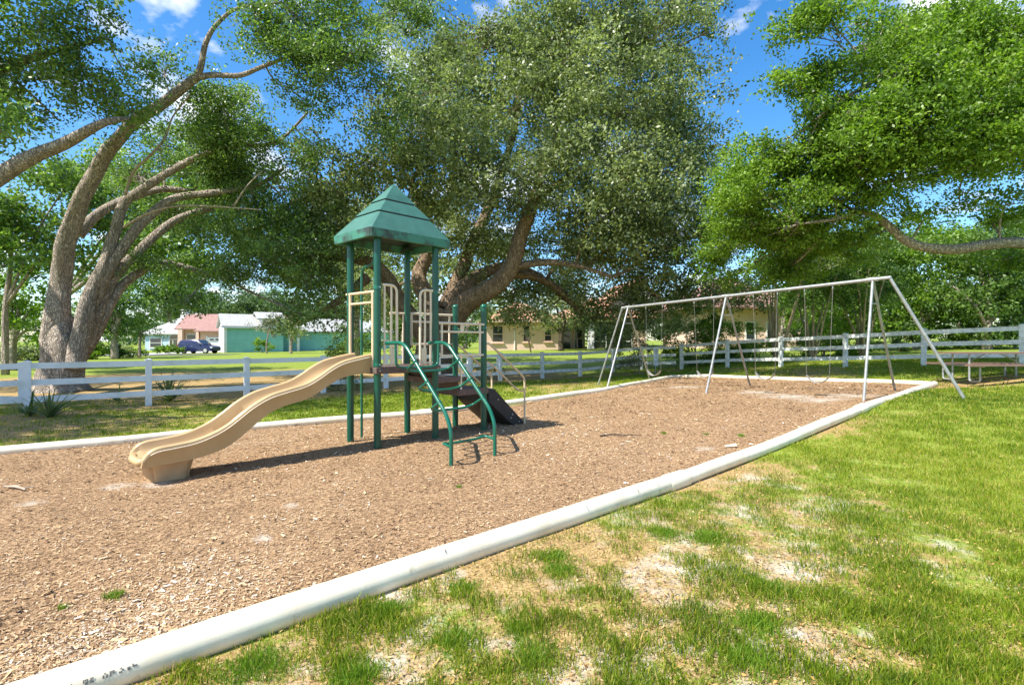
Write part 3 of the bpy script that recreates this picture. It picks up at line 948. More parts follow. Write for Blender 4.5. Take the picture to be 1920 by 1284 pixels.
# tan wave slide
lip = [(0.0, 1.39), (-.17, 1.37), (-.51, 1.30), (-.72, 1.21), (-.92, 1.09), (-1.12, 1.0), (-1.40, .935), (-1.61, .88), (-1.83, .77), (-2.0, .65), (-2.15, .55), (-2.31, .475), (-2.51, .415), (-2.73, .39), (-2.9, .375), (-3.0, .33), (-3.06, .26)]
bot = [(0.0, 1.14), (-.17, 1.14), (-.51, 1.10), (-.72, 1.01), (-.92, .90), (-1.12, .82), (-1.40, .76), (-1.61, .68), (-1.83, .53), (-2.0, .40), (-2.15, .315), (-2.31, .265), (-2.51, .23), (-2.73, .215), (-2.9, .205), (-3.0, .20), (-3.06, .205)]
st_ = smooth_path([(a[0] * .957, a[1], b[1], 0) for a, b in zip(lip, bot)], 4)
SC, HW = .385, .30
slide = None
sl = MB(); rings = []
for q in st_:
    l_, zl, zb = q[0], q[1], q[2]
    l_ = min(l_, 0)
    zf = zb + .035
    hh = zl - zb
    pr_ = [(-HW + .015, zb), (-HW - .005, zb + hh * .8), (-HW - .022, zl - .012), (-HW - .022, zl), (-HW - .012, zl + .03), (-HW + .02, zl + .048), (-HW + .05, zl + .03), (-HW + .065, zl - .03), (-HW + .085, zf + .07), (-HW + .15, zf + .015), (0, zf)]
    full = pr_ + [(-a, b) for a, b in pr_[:-1][::-1]]
    rings.append([tp(l_, SC + a, b) for a, b in full])
n_ = len(rings[0])
vs = [p for r_ in rings for p in r_]
fs = []
for i in range(len(rings) - 1):
    for j in range(n_):
        fs.append((i * n_ + j, i * n_ + (j + 1) % n_, (i + 1) * n_ + (j + 1) % n_, (i + 1) * n_ + j))
fs.append(tuple(range(n_))); fs.append(tuple(range(len(rings) * n_ - 1, (len(rings) - 1) * n_ - 1, -1)))
sl.add(vs, fs)
slide = sl.build('slide', M['slide'], tower, auto=40)
for sgn in (-1, 1):
    MB().tube([tp(min(q[0], 0), SC + sgn * (HW + .021), q[1] - .004) for q in st_[2:-5]], .007, 6).build('lip_bead', M['beige'], slide, smooth=True)
MB().tube([tp(-2.89, SC - HW + .05, .265), tp(-2.925, SC - HW + .14, .25), tp(-2.935, SC, .25), tp(-2.925, SC + HW - .14, .25), tp(-2.89, SC + HW - .05, .265)], .045, 10).build('nose', M['slide'], slide, smooth=True)
# fluted foot block
ft = MB(); rings = []
for z_, gl, gs in ((-.06, .20, .20), (.04, .205, .205), (.16, .23, .225), (.27, .27, .25)):
    r_ = []
    for j in range(48):
        a = 2 * math.pi * j / 48
        q = 1 - .075 * max(0, math.cos(a * 8)) ** 2
        cx = math.copysign(abs(math.cos(a)) ** .55, math.cos(a)); sy = math.copysign(abs(math.sin(a)) ** .55, math.sin(a))
        r_.append(tp(-2.62 + cx * gl * 1.05 * q, SC + sy * gs * 1.02 * q, z_))
    rings.append(r_)
vs = [p for r_ in rings for p in r_]; fs = []
for i in range(3):
    for j in range(48): fs.append((i * 48 + j, i * 48 + (j + 1) % 48, (i + 1) * 48 + (j + 1) % 48, (i + 1) * 48 + j))
fs.append(tuple(range(47, -1, -1))); fs.append(tuple(range(144, 192)))
ft.add(vs, fs); ft.build('foot', M['slide_foot'], slide, auto=40)

# ------------------------------------------------------------------ swing set
SW0, SW1 = Vector((3.7, 17.0, 0)), Vector((7.83, 11.4, 0))
SWd = (SW1 - SW0).normalized(); SWp = Vector((-SWd.y, SWd.x, 0))
def beam_at_px(px, py=None):
    k = (px - 960) / F
    t = (k * SW0.y - SW0.x) / ((SW1.x - SW0.x) - k * (SW1.y - SW0.y))
    return t
def beam_z(t):
    a = CAMH + 66 * 17.0 / F; b = CAMH + 119 * 11.4 / F
    return a + (b - a) * t
def beam(t):
    p = SW0.lerp(SW1, t); return Vector((p.x, p.y, beam_z(t)))
swing_set = thing('swing_set', 'long grey galvanised steel swing frame with splayed legs and top beam', 'swing frame', beam(.5) * 1.0)
swing_set.location.z = gz(swing_set.location.x, swing_set.location.y)
MB().tube([beam(-.035), beam(.3), beam(.6), beam(1.03)], .037, 16).build('beam', M['steel'], swing_set, auto=50)
def leg(top, foot, r=.028):
    foot = Vector((foot.x, foot.y, foot.z - .05))
    d = (foot - top).normalized()
    lg = MB().tube([top, foot], r, 14).build('leg', M['steel'], swing_set, auto=50)
    return lg
for t, f1, f2 in ((.0, (1137, 730), (1220, 715)), (.49, (1323, 738), (1407, 722)), (.985, (1619, 752), (1679, 733))):
    tpnt = beam(t)
    for fp in (f1, f2):
        q = gp(*fp)
        leg(tpnt + (q - tpnt).normalized() * .02, q)
    MB().tube([tpnt - SWd * .10, tpnt + SWd * .10], .047, 16).build('fitting', M['steel'], swing_set, auto=50)
    # cross brace just below the fitting
    a, b = gp(*f1), gp(*f2)
    MB().tube([tpnt.lerp(a, .2), tpnt.lerp(b, .2)], .014, 8).build('brace', M['steel'], swing_set)
q = gp(1812, 750); leg(beam(1.03), q, .032)
MB().sphere(beam(1.03), .04, 12, 8).build('elbow', M['steel'], swing_set, smooth=True)
q = SW0 - SWd * 1.35; q.z = gz(q.x, q.y); leg(beam(-.035), q)
MB().sphere(beam(-.035), .04, 12, 8).build('elbow', M['steel'], swing_set, smooth=True)

def link_mesh():
    m_ = MB()
    pts = [Vector((math.cos(a) * .011, 0, math.sin(a) * .02)) for a in np.linspace(0, 2 * math.pi, 9)]
    m_.tube(pts, .0042, 5, cap=False)
    return m_
def chain(root, p0, p1, name='chain'):
    """interlocked links, joined into one chain"""
    m_ = MB(); d = p1 - p0; n_ = int(d.length / .034); d.normalize()
    u = d.cross(Vector((1, 0, 0))).normalized(); w = d.cross(u)
    base = [(math.cos(a), math.sin(a)) for a in np.linspace(0, 2 * math.pi, 7)[:-1]]
    for i in range(n_):
        c = p0 + d * (i + .5) * .034
        e = u if i % 2 else w
        P_ = [c + e * (x * .008) + d * (y * .021) for x, y in base]
        f2 = d.cross(e)
        vs, fs = [], []
        for k, p in enumerate(P_):
            r_ = (p - c).normalized()
            for (a, b) in ((.0036, 0), (0, .0036), (-.0036, 0), (0, -.0036)):
                vs.append(p + r_ * a + f2 * b)
        for k in range(6):
            for j in range(4):
                fs.append((k * 4 + j, k * 4 + (j + 1) % 4, ((k + 1) % 6) * 4 + (j + 1) % 4, ((k + 1) % 6) * 4 + j))
        m_.add(vs, fs)
    o = m_.build(name, M['chain'], root)
    o['kind'] = 'stuff'
    return o
def swing(px0, px1, py_seat, label, sway=0):
    t0, t1 = beam_at_px(px0), beam_at_px(px1)
    tm = (t0 + t1) / 2
    w = .62 / (SW1 - SW0).length
    t0, t1 = tm - w / 2, tm + w / 2
    b0, b1 = beam(t0), beam(t1)
    bm = beam(tm)
    zs = CAMH - (py_seat - 642) * bm.y / F
    root = thing('swing', label, 'swing', (bm.x, bm.y, zs), group='belt swings on the steel frame')
    e0 = Vector((b0.x, b0.y, zs + .16)) + SWp * sway + SWd * .06; e1 = Vector((b1.x, b1.y, zs + .16)) + SWp * sway - SWd * .06
    for b_, e_ in ((b0, e0), (b1, e1)):
        chain(root, b_ - Vector((0, 0, .10)), e_)
        MB().cyl(b_ - Vector((0, 0, .03)), b_ - Vector((0, 0, .11)), .014, .012, 8).build('hanger', M['steel'], root)
    # belt seat, a sagging strap with thickness
    m_ = MB(); N = 13; vs = []; fs = []
    for i in range(N):
        u_ = i / (N - 1)
        c = e0.lerp(e1, u_); c.z -= .17 * (1 - (2 * u_ - 1) ** 2) ** .8
        hw = .03 + .05 * math.sin(math.pi * u_) ** .6
        for a, b in ((-hw, 0), (hw, 0), (hw, -.012), (-hw, -.012)):
            vs.append(c + SWp * a + Vector((0, 0, b)))
    for i in range(N - 1):
        for j in range(4): fs.append((i * 4 + j, i * 4 + (j + 1) % 4, (i + 1) * 4 + (j + 1) % 4, (i + 1) * 4 + j))
    fs += [(3, 2, 1, 0), tuple((N - 1) * 4 + j for j in range(4))]
    m_.add(vs, fs); m_.build('seat', M['seat_belt'], root, smooth=False)
    return root
swing(1211, 1242, 703, 'belt swing on chains farthest from the slanted corner leg, by the white notice')
swing(1306, 1334, 706, 'belt swing on chains just beyond the middle legs of the frame', .05)
swing(1413, 1457, 710, 'belt swing on chains just on the near side of the middle legs')
swing(1508, 1562, 716, 'belt swing on chains nearest the slanted corner leg', -.03)

# ------------------------------------------------------------------ white ranch fences
def fence(label, pts, H, m, rails=(.93, .60, .27), ends=(True, True), pw=.127, rh=.135):
    base = pts[0]
    root = thing('ranch_fence', label, 'fence', (base.x, base.y, gz(base.x, base.y)))
    for i, p in enumerate(pts):
        z = gz(p.x, p.y)
        nx = pts[min(i + 1, len(pts) - 1)] - pts[max(i - 1, 0)]
        a_ = math.atan2(nx.y, nx.x)
        X = Vector((math.cos(a_), math.sin(a_), 0)); Yv = Vector((-X.y, X.x, 0))
        tilt = Vector((random.uniform(-.012, .012), random.uniform(-.012, .012), 1)).normalized()
        c = Vector((p.x, p.y, z))
        if (i == 0 and not ends[0]) or (i == len(pts) - 1 and not ends[1]): pass
        else:
            po = MB().box(c + tilt * (H / 2 - .05), (pw, pw, H + .1), (X, Yv, tilt)).build('post', M[m], root)
            cp = MB(); t0 = c + tilt * H
            h2 = pw * .58
            vs = [t0 + X * a * h2 + Yv * b * h2 for a, b in ((-1, -1), (1, -1), (1, 1), (-1, 1))]
            vs += [q + tilt * .022 for q in vs] + [t0 + tilt * .05]
            cp.add(vs, [(3, 2, 1, 0), (0, 1, 5, 4), (1, 2, 6, 5), (2, 3, 7, 6), (3, 0, 4, 7), (4, 5, 8), (5, 6, 8), (6, 7, 8), (7, 4, 8)])
            cp.build('cap', M[m], po)
        if i < len(pts) - 1:
            q = pts[i + 1]; zq = gz(q.x, q.y)
            for r_ in rails:
                MB().bar(Vector((p.x, p.y, z + r_ * H + random.uniform(-.006, .006))), Vector((q.x, q.y, zq + r_ * H + random.uniform(-.006, .006))), .045, rh).build('rail', M[m], root)
    return root
V2 = lambda x, y: Vector((x, y, 0))
d_ = V2(.69, .724)
fl = [V2(-10.95, 12.05), V2(-9.2, 13.5), V2(-7.56, 15.2), V2(-6.0, 16.95), V2(-4.4, 18.6), V2(-2.8, 20.3), V2(-1.72, 21.35)]
fence('clean white three rail fence behind the slide, between the two gates', fl, 1.15, 'vinyl')
fence('white three rail fence along the lawn before the beige house', [V2(-.5, 22.3), V2(1.36, 23.9), V2(3.22, 25.2), V2(5.0, 26.4), V2(6.6, 27.2), V2(8.1, 26.35)], 1.15, 'vinyl_dirty', ends=(True, False))
fr = [at(1278, 642, 26.0), at(1364, 642, 23.8), at(1464, 642, 21.6), at(1585, 642, 19.5), at(1732, 642, 17.6), at(1917, 642, 15.6), V2(16.4, 13.4)]
fence('weathered white three rail fence behind the swings and picnic table', fr, 1.2, 'vinyl_dirty')

def gate(label, p0, p1, H, m, diag=1):
    root = thing('fence_gate', label, 'gate', (p0.x, p0.y, gz(p0.x, p0.y)))
    z0, z1 = gz(p0.x, p0.y), gz(p1.x, p1.y)
    a = Vector((p0.x, p0.y, z0)); b = Vector((p1.x, p1.y, z1))
    dd = (b - a).normalized()
    a, b = a + dd * .1, b - dd * .1
    for r_ in (.93, .60, .27):
        MB().bar(a + UP * r_ * H, b + UP * r_ * H, .045, .125).build('rail', M[m], root)
    for q in (a, b):
        MB().box(q + UP * (.61 * H), (.11, .06, .8 * H), (dd, UP.cross(dd), UP)).build('stile', M[m], root)
    lo, hi = (a, b) if diag > 0 else (b, a)
    MB().bar(lo + UP * .30 * H + dd * diag * .05, hi + UP * .58 * H - dd * diag * .05, .04, .09, UP).build('brace', M[m], root)
    lp = a if diag > 0 else b
    MB().box(lp + UP * .8 * H - UP.cross(dd) * .06, (.09, .03, .05), (dd, UP.cross(dd), UP)).build('latch', M['black_metal'], root)
    MB().tube([lp + UP * .66 * H - UP.cross(dd) * .05 - dd * .1, lp + UP * .655 * H - UP.cross(dd) * .09, lp + UP * .66 * H - UP.cross(dd) * .05 + dd * .12], .008, 6).build('chain_loop', M['black_metal'], root)
    return root
gate('white vinyl gate at the left edge with a black latch', V2(-10.95, 12.05), V2(-12.9, 9.9), 1.15, 'vinyl', 1)
gate('small white gate seen through the tower posts', V2(-.5, 22.3), V2(-1.72, 21.35), 1.12, 'vinyl_dirty', -1)

# ------------------------------------------------------------------ picnic table
M['plank'] = mat('plank_red', (.22, .135, .10), (.14, .085, .065), scale=5, rough=.7, stretch=(.3, 4, 4))
pt0 = at(1862, 642, 14.1); PX = Vector((1, -.05, 0)).normalized(); PY = Vector((-PX.y, PX.x, 0))
pz = gz(pt0.x, pt0.y) + .02
table = thing('picnic_table', 'brown plank picnic table with grey pipe frame beside the weathered fence', 'picnic table', (pt0.x, pt0.y, pz))
def pp(a, b, z): return Vector((pt0.x, pt0.y, pz)) + PX * a + PY * b + UP * z
for i in range(5):
    MB().box(pp(0, -.30 + i * .15, .74), (2.3, .14, .04), (PX, PY, UP)).build('table_plank', M['plank'], table)
for sgn in (-1, 1):
    for i in range(2):
        MB().box(pp(0, sgn * (.62 + i * .14), .44), (2.3, .13, .04), (PX, PY, UP)).build('seat_plank', M['plank'], table)
for a in (-.82, .82):
    for sgn in (-1, 1):
        MB().tube(round_path([pp(a, sgn * .28, .72), pp(a, sgn * .28, .02), pp(a, sgn * .62, .02), pp(a, sgn * .62, .42)], .06), .024, 10).build('leg', M['steel'], table, auto=60)
    MB().tube([pp(a, -.76, .41), pp(a, .76, .41)], .02, 8).build('crossbar', M['steel'], table)
    MB().tube([pp(a, 0, .41), pp(a * .25, 0, .71)], .014, 8).build('brace', M['steel'], table)

# notice on a post, birdhouse post, stick
nb = at(1229, 690, 24.0); nb.z = gz(nb.x, nb.y)
notice = thing('notice_sign', 'tall narrow white notice board on a thin grey post beyond the swings', 'sign', nb)
MB().cyl(nb - UP * .1, nb + UP * 1.1, .022, .022, 8).build('post', M['steel'], notice)
nbx = (Vector((.97, .2, 0)).normalized(), Vector((-.2, .97, 0)).normalized(), UP)
MB().box(nb + UP * .80 - nbx[1] * .04, (.235, .02, .82), nbx).build('board', M['vinyl_dirty'], notice)
M['ink'] = mat('grey_ink', (.16, .16, .16), rough=.8)
random.seed(5)
for i in range(13):
    w_ = random.uniform(.10, .18)
    if i in (5, 9): continue
    MB().box(nb + UP * (1.15 - i * .055) - nbx[1] * .0515, (w_, .002, .014), nbx).build('text_line', M['ink'], notice)
bh = at(996, 660, 42); bh.z = gz(bh.x, bh.y)
bird = thing('nest_box', 'dark wooden nest box leaning on a post before the beige house', 'nest box', bh)
MB().bar(bh - UP * .1, bh + Vector((-.2, 0, 1.0)), .11, .11, Vector((0, 1, 0))).build('post', M['bark_dark'], bird)
bax = (Vector((.98, 0, .17)).normalized(), Vector((0, 1, 0)), Vector((-.17, 0, .98)).normalized())
bx_ = MB().box(bh + Vector((-.27, 0, 1.22)), (.36, .3, .5), bax).build('box', M['bark_dark'], bird)
MB().box(bh + Vector((-.315, -.02, 1.49)), (.46, .44, .05), bax).build('lid', M['bark_dark'], bx_)
MB().cyl(bh + Vector((-.28, -.151, 1.28)), bh + Vector((-.28, -.155, 1.28)), .05, .05, 12).build('entrance_hole', M['black_metal'], bx_)
sa, sb = gp(1125, 819), gp(1202, 818)
stick = MB().tube([sa + UP * .02, sa.lerp(sb, .3) + Vector((0, .03, .035)), sa.lerp(sb, .6) + Vector((0, -.02, .03)), sb + UP * .025], [.016, .013, .011, .005], 7).build('fallen_stick', M['bark_dark'], origin=sa)
tag(stick, 'thin dark fallen stick lying on the wood chips', 'stick')
sa, sb = gp(8, 915), gp(48, 921)
stick = MB().tube([sa + UP * .02, sa.lerp(sb, .5) + Vector((0, .02, .03)), sb + UP * .02], [.012, .016, .010], 7).add([], []).tube([sa.lerp(sb, .75) + UP * .025, sa.lerp(sb, .95) + Vector((.03, .09, .03))], [.009, .005], 6).build('fallen_stick', M['dead_wood'], origin=sa)
tag(stick, 'pale forked stick on the chips at the left edge', 'stick')

# ------------------------------------------------------------------ trees
TREE_TRIS = [0]
def wood(pts, n=9, wob=0, seed=0, sub=5):
    sp = smooth_path(pts, sub)
    return [Vector(p[:3]) for p in sp], [max(p[3], .006) for p in sp]
def tree(name, label, cat, base, limbs, lobes, leaf, bark, dens=900, L=.10, W=.05, per=26, spread=.30, gate=.15, twigs=True, group=None, trunk_n=14, up=.15, bias=0.0, nseed=None, deads=()):
    """limbs: lists of (x,y,z,r), the first is the trunk; lobes: (centre, (rx,ry,rz), density factor)"""
    base = Vector(base)
    root = thing(name, label, cat, base, group=group)
    pts_all = []
    for i, lb in enumerate(limbs):
        P_, r_ = wood(lb)
        big = max(r_) > .12
        MB().tube(P_, r_, (22 if i == 0 else 14) if big else 8, wob=.16 if big else .06, seed=i * 1.7).build('trunk' if i == 0 else 'limb', bark, root, smooth=True)
        pts_all += [(p, q) for p, q in zip(P_, r_)]
    for lb in deads:
        P_, r_ = wood(lb)
        MB().tube(P_, r_, 7, wob=.05).build('dead_branch', M['dead_wood'], root, smooth=True)
    A_ = np.array([tuple(p) for p, q in pts_all])
    Cs, Ts = [], []
    tw = MB()
    for c, rad, df in lobes:
        c = np.array(tuple(c)); rad = np.array(rad)
        area = math.pi * (rad[0] * rad[2] + rad[0] * rad[1] * .5)
        n = max(4, int(dens * df * area / per))
        ns = max(3, n // 9)                                  # leafy sprays, each of several twig ends
        u = rng.normal(0, 1, (ns * 3, 3)); u /= np.linalg.norm(u, axis=1)[:, None]
        rr_ = np.where(rng.random(ns * 3) < .72, rng.uniform(.72, 1.08, ns * 3), rng.uniform(.2, .75, ns * 3))
        C0 = c + u * rr_[:, None] * rad
        g = snoise(C0, 1.1 / max(.5, rad.mean() ** .5), 4) + .6 * snoise(C0, 2.4 / max(.5, rad.mean() ** .5), 5)
        C0 = C0[g > -gate * 1.2][:ns]
        sz = spread * 1.35 * rng.uniform(.6, 1.35, len(C0))
        off = rng.normal(0, 1, (len(C0), 9, 3)) * np.array([1, 1, .55]) * sz[:, None, None]
        C = (C0[:, None, :] + off).reshape(-1, 3)
        t0 = .46 + bias + .10 * snoise(C0, .9, 2) + rng.normal(0, .15, len(C0))
        Cs.append(C)
        Ts.append(np.clip(np.repeat(t0, 9) + rng.normal(0, .05, len(C)), 0, 1))
        if twigs and len(A_):
            j = np.argmin(((A_ - c) ** 2).sum(1) + 0 * A_[:, 0])
            p0 = Vector(A_[j]); pc = Vector(c)
            r0 = min(pts_all[j][1] * .6, .02 + .012 * (pc - p0).length)
            mid = p0.lerp(pc, .5) + Vector(rng.normal(0, .12, 3)) * (pc - p0).length * .6
            P_, r_ = wood([(*p0, r0), (*mid, r0 * .75), (*pc, r0 * .5)], sub=3)
            tw.tube(P_, r_, 6, wob=.05)
            for q in C0[:30]:
                q = Vector(q); k0 = pc.lerp(p0, rng.uniform(0, .45))
                m_ = k0.lerp(q, .55) + Vector(rng.normal(0, .1, 3)) * (q - k0).length
                tw.tube([k0, m_, q], [r0 * .4, r0 * .25, .005], 4, cap=False)
    C = np.concatenate(Cs); T = np.concatenate(Ts)
    V, Fc, t = leaf_arrays(C, per, spread * .5, L, W, T, up=up)
    TREE_TRIS[0] += len(Fc) * 2
    np_mesh('crown', V - np.array(tuple(base)), Fc, leaf, tone=t, parent=root)
    if tw.v: 
        o = tw.build('twigs', bark, root, smooth=True)
        o['kind'] = 'stuff'
    return root
def PXL(pts, Y):
    """limb from photo pixels: (px, py, radius px, depth offset)"""
    out = []
    for p in pts:
        y = Y + (p[3] if len(p) > 3 else 0)
        q = at(p[0], p[1], y)
        out.append((*q, p[2] * y / F))
    return out
def LOB(l, dep=.8, df=1.0):
    out = []
    for b in l:
        cx, cy, rx, ry, Y = b[:5]
        q = at(cx, cy, Y); s = Y / F
        out.append((q, (rx * s, max(rx, ry) * s * dep, ry * s), df * (b[5] if len(b) > 5 else 1)))
    return out
Z8 = lambda l, r0, r1, d0=0, d1=0: [(x * .4984, y * .4984, r0 + (r1 - r0) * i / (len(l) - 1), d0 + (d1 - d0) * i / (len(l) - 1)) for i, (x, y) in enumerate(l)]

# the leaning oak behind the left fence
YO = 17.6
bo = at(120, 735, YO); bo.z = gz(bo.x, bo.y) - .1
Lm = [
 PXL([(118, 738, 56), (116, 720, 46), (116, 690, 41), (118, 655, 37), (122, 620, 30), (128, 592, 12)], YO),
 PXL([(112, 728, 26), (106, 690, 31), (102, 640, 30), (106, 590, 27.5)], YO - .12) + PXL(Z8([(228, 1090), (232, 1000), (242, 930), (272, 835), (322, 722), (372, 625), (425, 545), (500, 462), (590, 402), (680, 338), (745, 288)], 23.5, 10.5, 0, -1.5), YO),
 PXL(Z8([(740, 300), (757, 245), (775, 160), (820, 88), (900, 30), (1060, 10)], 9.5, 2.5, -1.5, -2.2), YO),
 PXL(Z8([(735, 295), (800, 283), (900, 285), (980, 255), (1080, 215), (1170, 165), (1270, 115)], 8.5, 2, -1.5, -1.5), YO),
 PXL([(140, 690, 22), (148, 640, 21), (156, 600, 19)], YO - .25) + PXL(Z8([(345, 1090), (395, 990), (425, 890), (465, 770), (520, 722), (600, 672), (700, 612), (780, 577), (860, 548), (1000, 545), (1070, 515), (1160, 420)], 15, 2.5, -.2, .8), YO),
 PXL([(150, 640, 20, .1), (172, 575, 17, .1)], YO) + PXL(Z8([(410, 1010), (480, 905), (560, 815), (650, 752), (760, 730), (880, 715), (980, 690), (1065, 635)], 14, 4, 0, 1.6), YO),
 PXL([(155, 660, 17, .3), (182, 590, 15, .3)], YO) + PXL(Z8([(430, 1040), (550, 920), (640, 840), (760, 792), (860, 780), (1000, 850)], 13, 3.5, .4, 2.5), YO),
 PXL([(150, 670, 17, .4), (195, 590, 15, .5)], YO) + PXL(Z8([(450, 1085), (530, 1020), (590, 988), (680, 1000), (800, 1030), (860, 990)], 11, 5, .6, 2.4), YO),
 PXL(Z8([(295, 880), (350, 822), (430, 772), (520, 735), (620, 713), (730, 722)], 13, 7, .3, 2.4), YO),
]
deads = [PXL(Z8([(470, 735), (500, 650), (560, 590), (620, 520), (650, 440), (722, 348)], 2.8, 1.2, -.7, -1), YO),
         PXL(Z8([(465, 855), (560, 802), (680, 775), (850, 780), (985, 790)], 2.4, 1, -.6, -1), YO),
         PXL(Z8([(880, 775), (930, 700), (985, 645)], 1.8, .8, -.9, -1), YO)]
LB = LOB([(560, 35, 130, 55, 15.6), (690, 50, 85, 75, 16.5, .6), (640, 135, 110, 55, 15.8, .7), (705, 205, 60, 60, 16.5, .6), (530, 165, 90, 40, 17),
          (450, 235, 100, 50, 18.5), (560, 245, 100, 50, 18.5), (480, 60, 60, 40, 15.6), (760, 20, 60, 40, 16.5, .6),
          (310, 128, 34, 26, 17), (345, 170, 34, 22, 17.4), (390, 300, 80, 40, 19.5), (500, 320, 110, 45, 19.5), (610, 300, 60, 36, 19, .5),
          (340, 395, 60, 35, 20.5), (470, 430, 90, 42, 18.8, .9), (550, 415, 60, 36, 19), (590, 480, 55, 36, 18.5, .7), (520, 495, 90, 45, 18.2),
          (430, 512, 46, 28, 18), (600, 545, 45, 36, 18.2, .8), (568, 590, 30, 30, 17.8), (345, 572, 30, 22, 17), (300, 500, 50, 22, 18.6), (440, 545, 26, 18, 17.6),
          (260, 330, 50, 40, 21), (420, 200, 50, 34, 17.5), (440, 270, 60, 36, 18), (520, 270, 60, 40, 17.5), (400, 360, 50, 30, 19.5), (300, 270, 40, 30, 20), (540, 360, 60, 34, 18.4), (480, 390, 50, 30, 19),
          (590, 90, 60, 40, 16), (440, 180, 40, 26, 18)], .8)
Lm = [[(p[0], p[1], p[2], p[3] * (.86 if i == 0 else .74)) for p in lb] for i, lb in enumerate(Lm)]
tree('leaning_oak', 'big oak with several long leaning trunks behind the left fence', 'tree', bo, Lm, LB, M['leaf_left'], M['bark'], dens=900, L=.105, W=.055, per=24, spread=.26, gate=.2, deads=deads)

# the oak at the left edge: trunk out of frame, one bough and crown reaching in
bl = Vector((-18.2, 9.5, 0)); bl.z = gz(bl.x, bl.y) - .1
Lm = [[(*bl, .55), (bl.x + .3, bl.y + .3, 1.5, .42), (bl.x + .8, bl.y + .8, 3.2, .36), (bl.x + 1.4, bl.y + 1.6, 4.6, .28)],
      [(bl.x + .6, bl.y + .6, 2.7, .28)] + PXL([(-160, 420, 16, -.4), (-60, 372, 15, -.2), (0, 330, 14), (60, 296, 12.5), (120, 268, 10.5), (195, 230, 7), (240, 222, 3, .5)], 13.2),
      [(bl.x + 1.2, bl.y + 1.3, 4.2, .24), (-15, 9.5, 6.2, .18), (-12.6, 8.2, 7.8, .1), (-11, 8.2, 8.8, .05)],
      [(bl.x + 1.0, bl.y + 1.0, 4.2, .22), (-14.8, 12.5, 6.8, .15), (-12.4, 13.6, 8.8, .09), (-10.6, 14, 9.6, .04)]]
LB = LOB([(45, 55, 95, 60, 13), (150, 45, 85, 42, 13.4), (60, 150, 110, 50, 13.8), (175, 172, 95, 40, 14.2), (232, 135, 50, 32, 14.6), (25, 262, 50, 26, 14.5), (250, 205, 55, 26, 14.8), (110, 225, 70, 26, 14.6),
          (-80, 100, 120, 80, 13), (-60, 240, 90, 50, 13.5)], .8)
SHADE_LOBES = []  # added lobes out of view, placed by where their shadows land
for lx, ly, lz in ((-18.2, 11.6, 13), (-16, 12.6, 12.6), (-14, 11, 12.8), (-12.4, 12.2, 12.6), (-14.6, 14, 11.8), (-12.2, 14.2, 12.2), (-18.5, 8.6, 12), (-15.6, 8.8, 12.2),
                   (-13.2, 8.8, 12), (-17.4, 6, 11), (-19.6, 10.6, 10.4), (-15.6, 5.6, 11.2), (-24, 16, 12), (-21.6, 18, 12), (-22, 20.5, 12), (-26, 19, 12), (-24.5, 13.5, 12), (-20.5, 20.5, 10.6), (-27, 16.5, 12), (-23, 23, 12), (-26, 22, 12)):
    SHADE_LOBES.append((lx, ly, lz))
LB += [(Vector((-14.6, 6.2, 8.2)), (2.4, 2.2, 1.4), .8), (Vector((-16.5, 7.5, 9.6)), (2.6, 2.6, 1.6), .6)]
bough = tree('boughed_oak', 'oak at the left edge with one thick bare bough reaching across the sky', 'tree', bl, Lm, LB, M['leaf_left'], M['bark'], dens=500, L=.11, W=.058, per=24, spread=.27, gate=.2)

# unseen coarse sprays, added to that crown out of frame to shade the ground
C = []
for q in SHADE_LOBES:
    u = rng.normal(0, 1, (150, 3)); u /= np.linalg.norm(u, axis=1)[:, None]
    C.append(np.array(q) + u * rng.uniform(.3, 1, 150)[:, None] ** .5 * np.array([1.9, 1.7, 1.0]))
    o_ = Vector(q)
C = np.concatenate(C)
V, Fc, t = leaf_arrays(C, 7, .28, .26, .15, np.full(len(C), .5))
np_mesh('crown', V - np.array(tuple(bough.location)), Fc, M['leaf_left'], tone=t, parent=bough)
bg_ = MB()  # boughs holding the added shade sprays
for q in SHADE_LOBES:
    a = Vector((-16.2, 10.6, 6.2)).lerp(Vector(q), random.uniform(.0, .2))
    bg_.tube([a, a.lerp(Vector(q), .5) + Vector((0, 0, .3)), Vector(q)], [.12, .08, .03], 6)
o_ = bg_.build('twigs', M['bark'], bough, smooth=True); o_['kind'] = 'stuff'

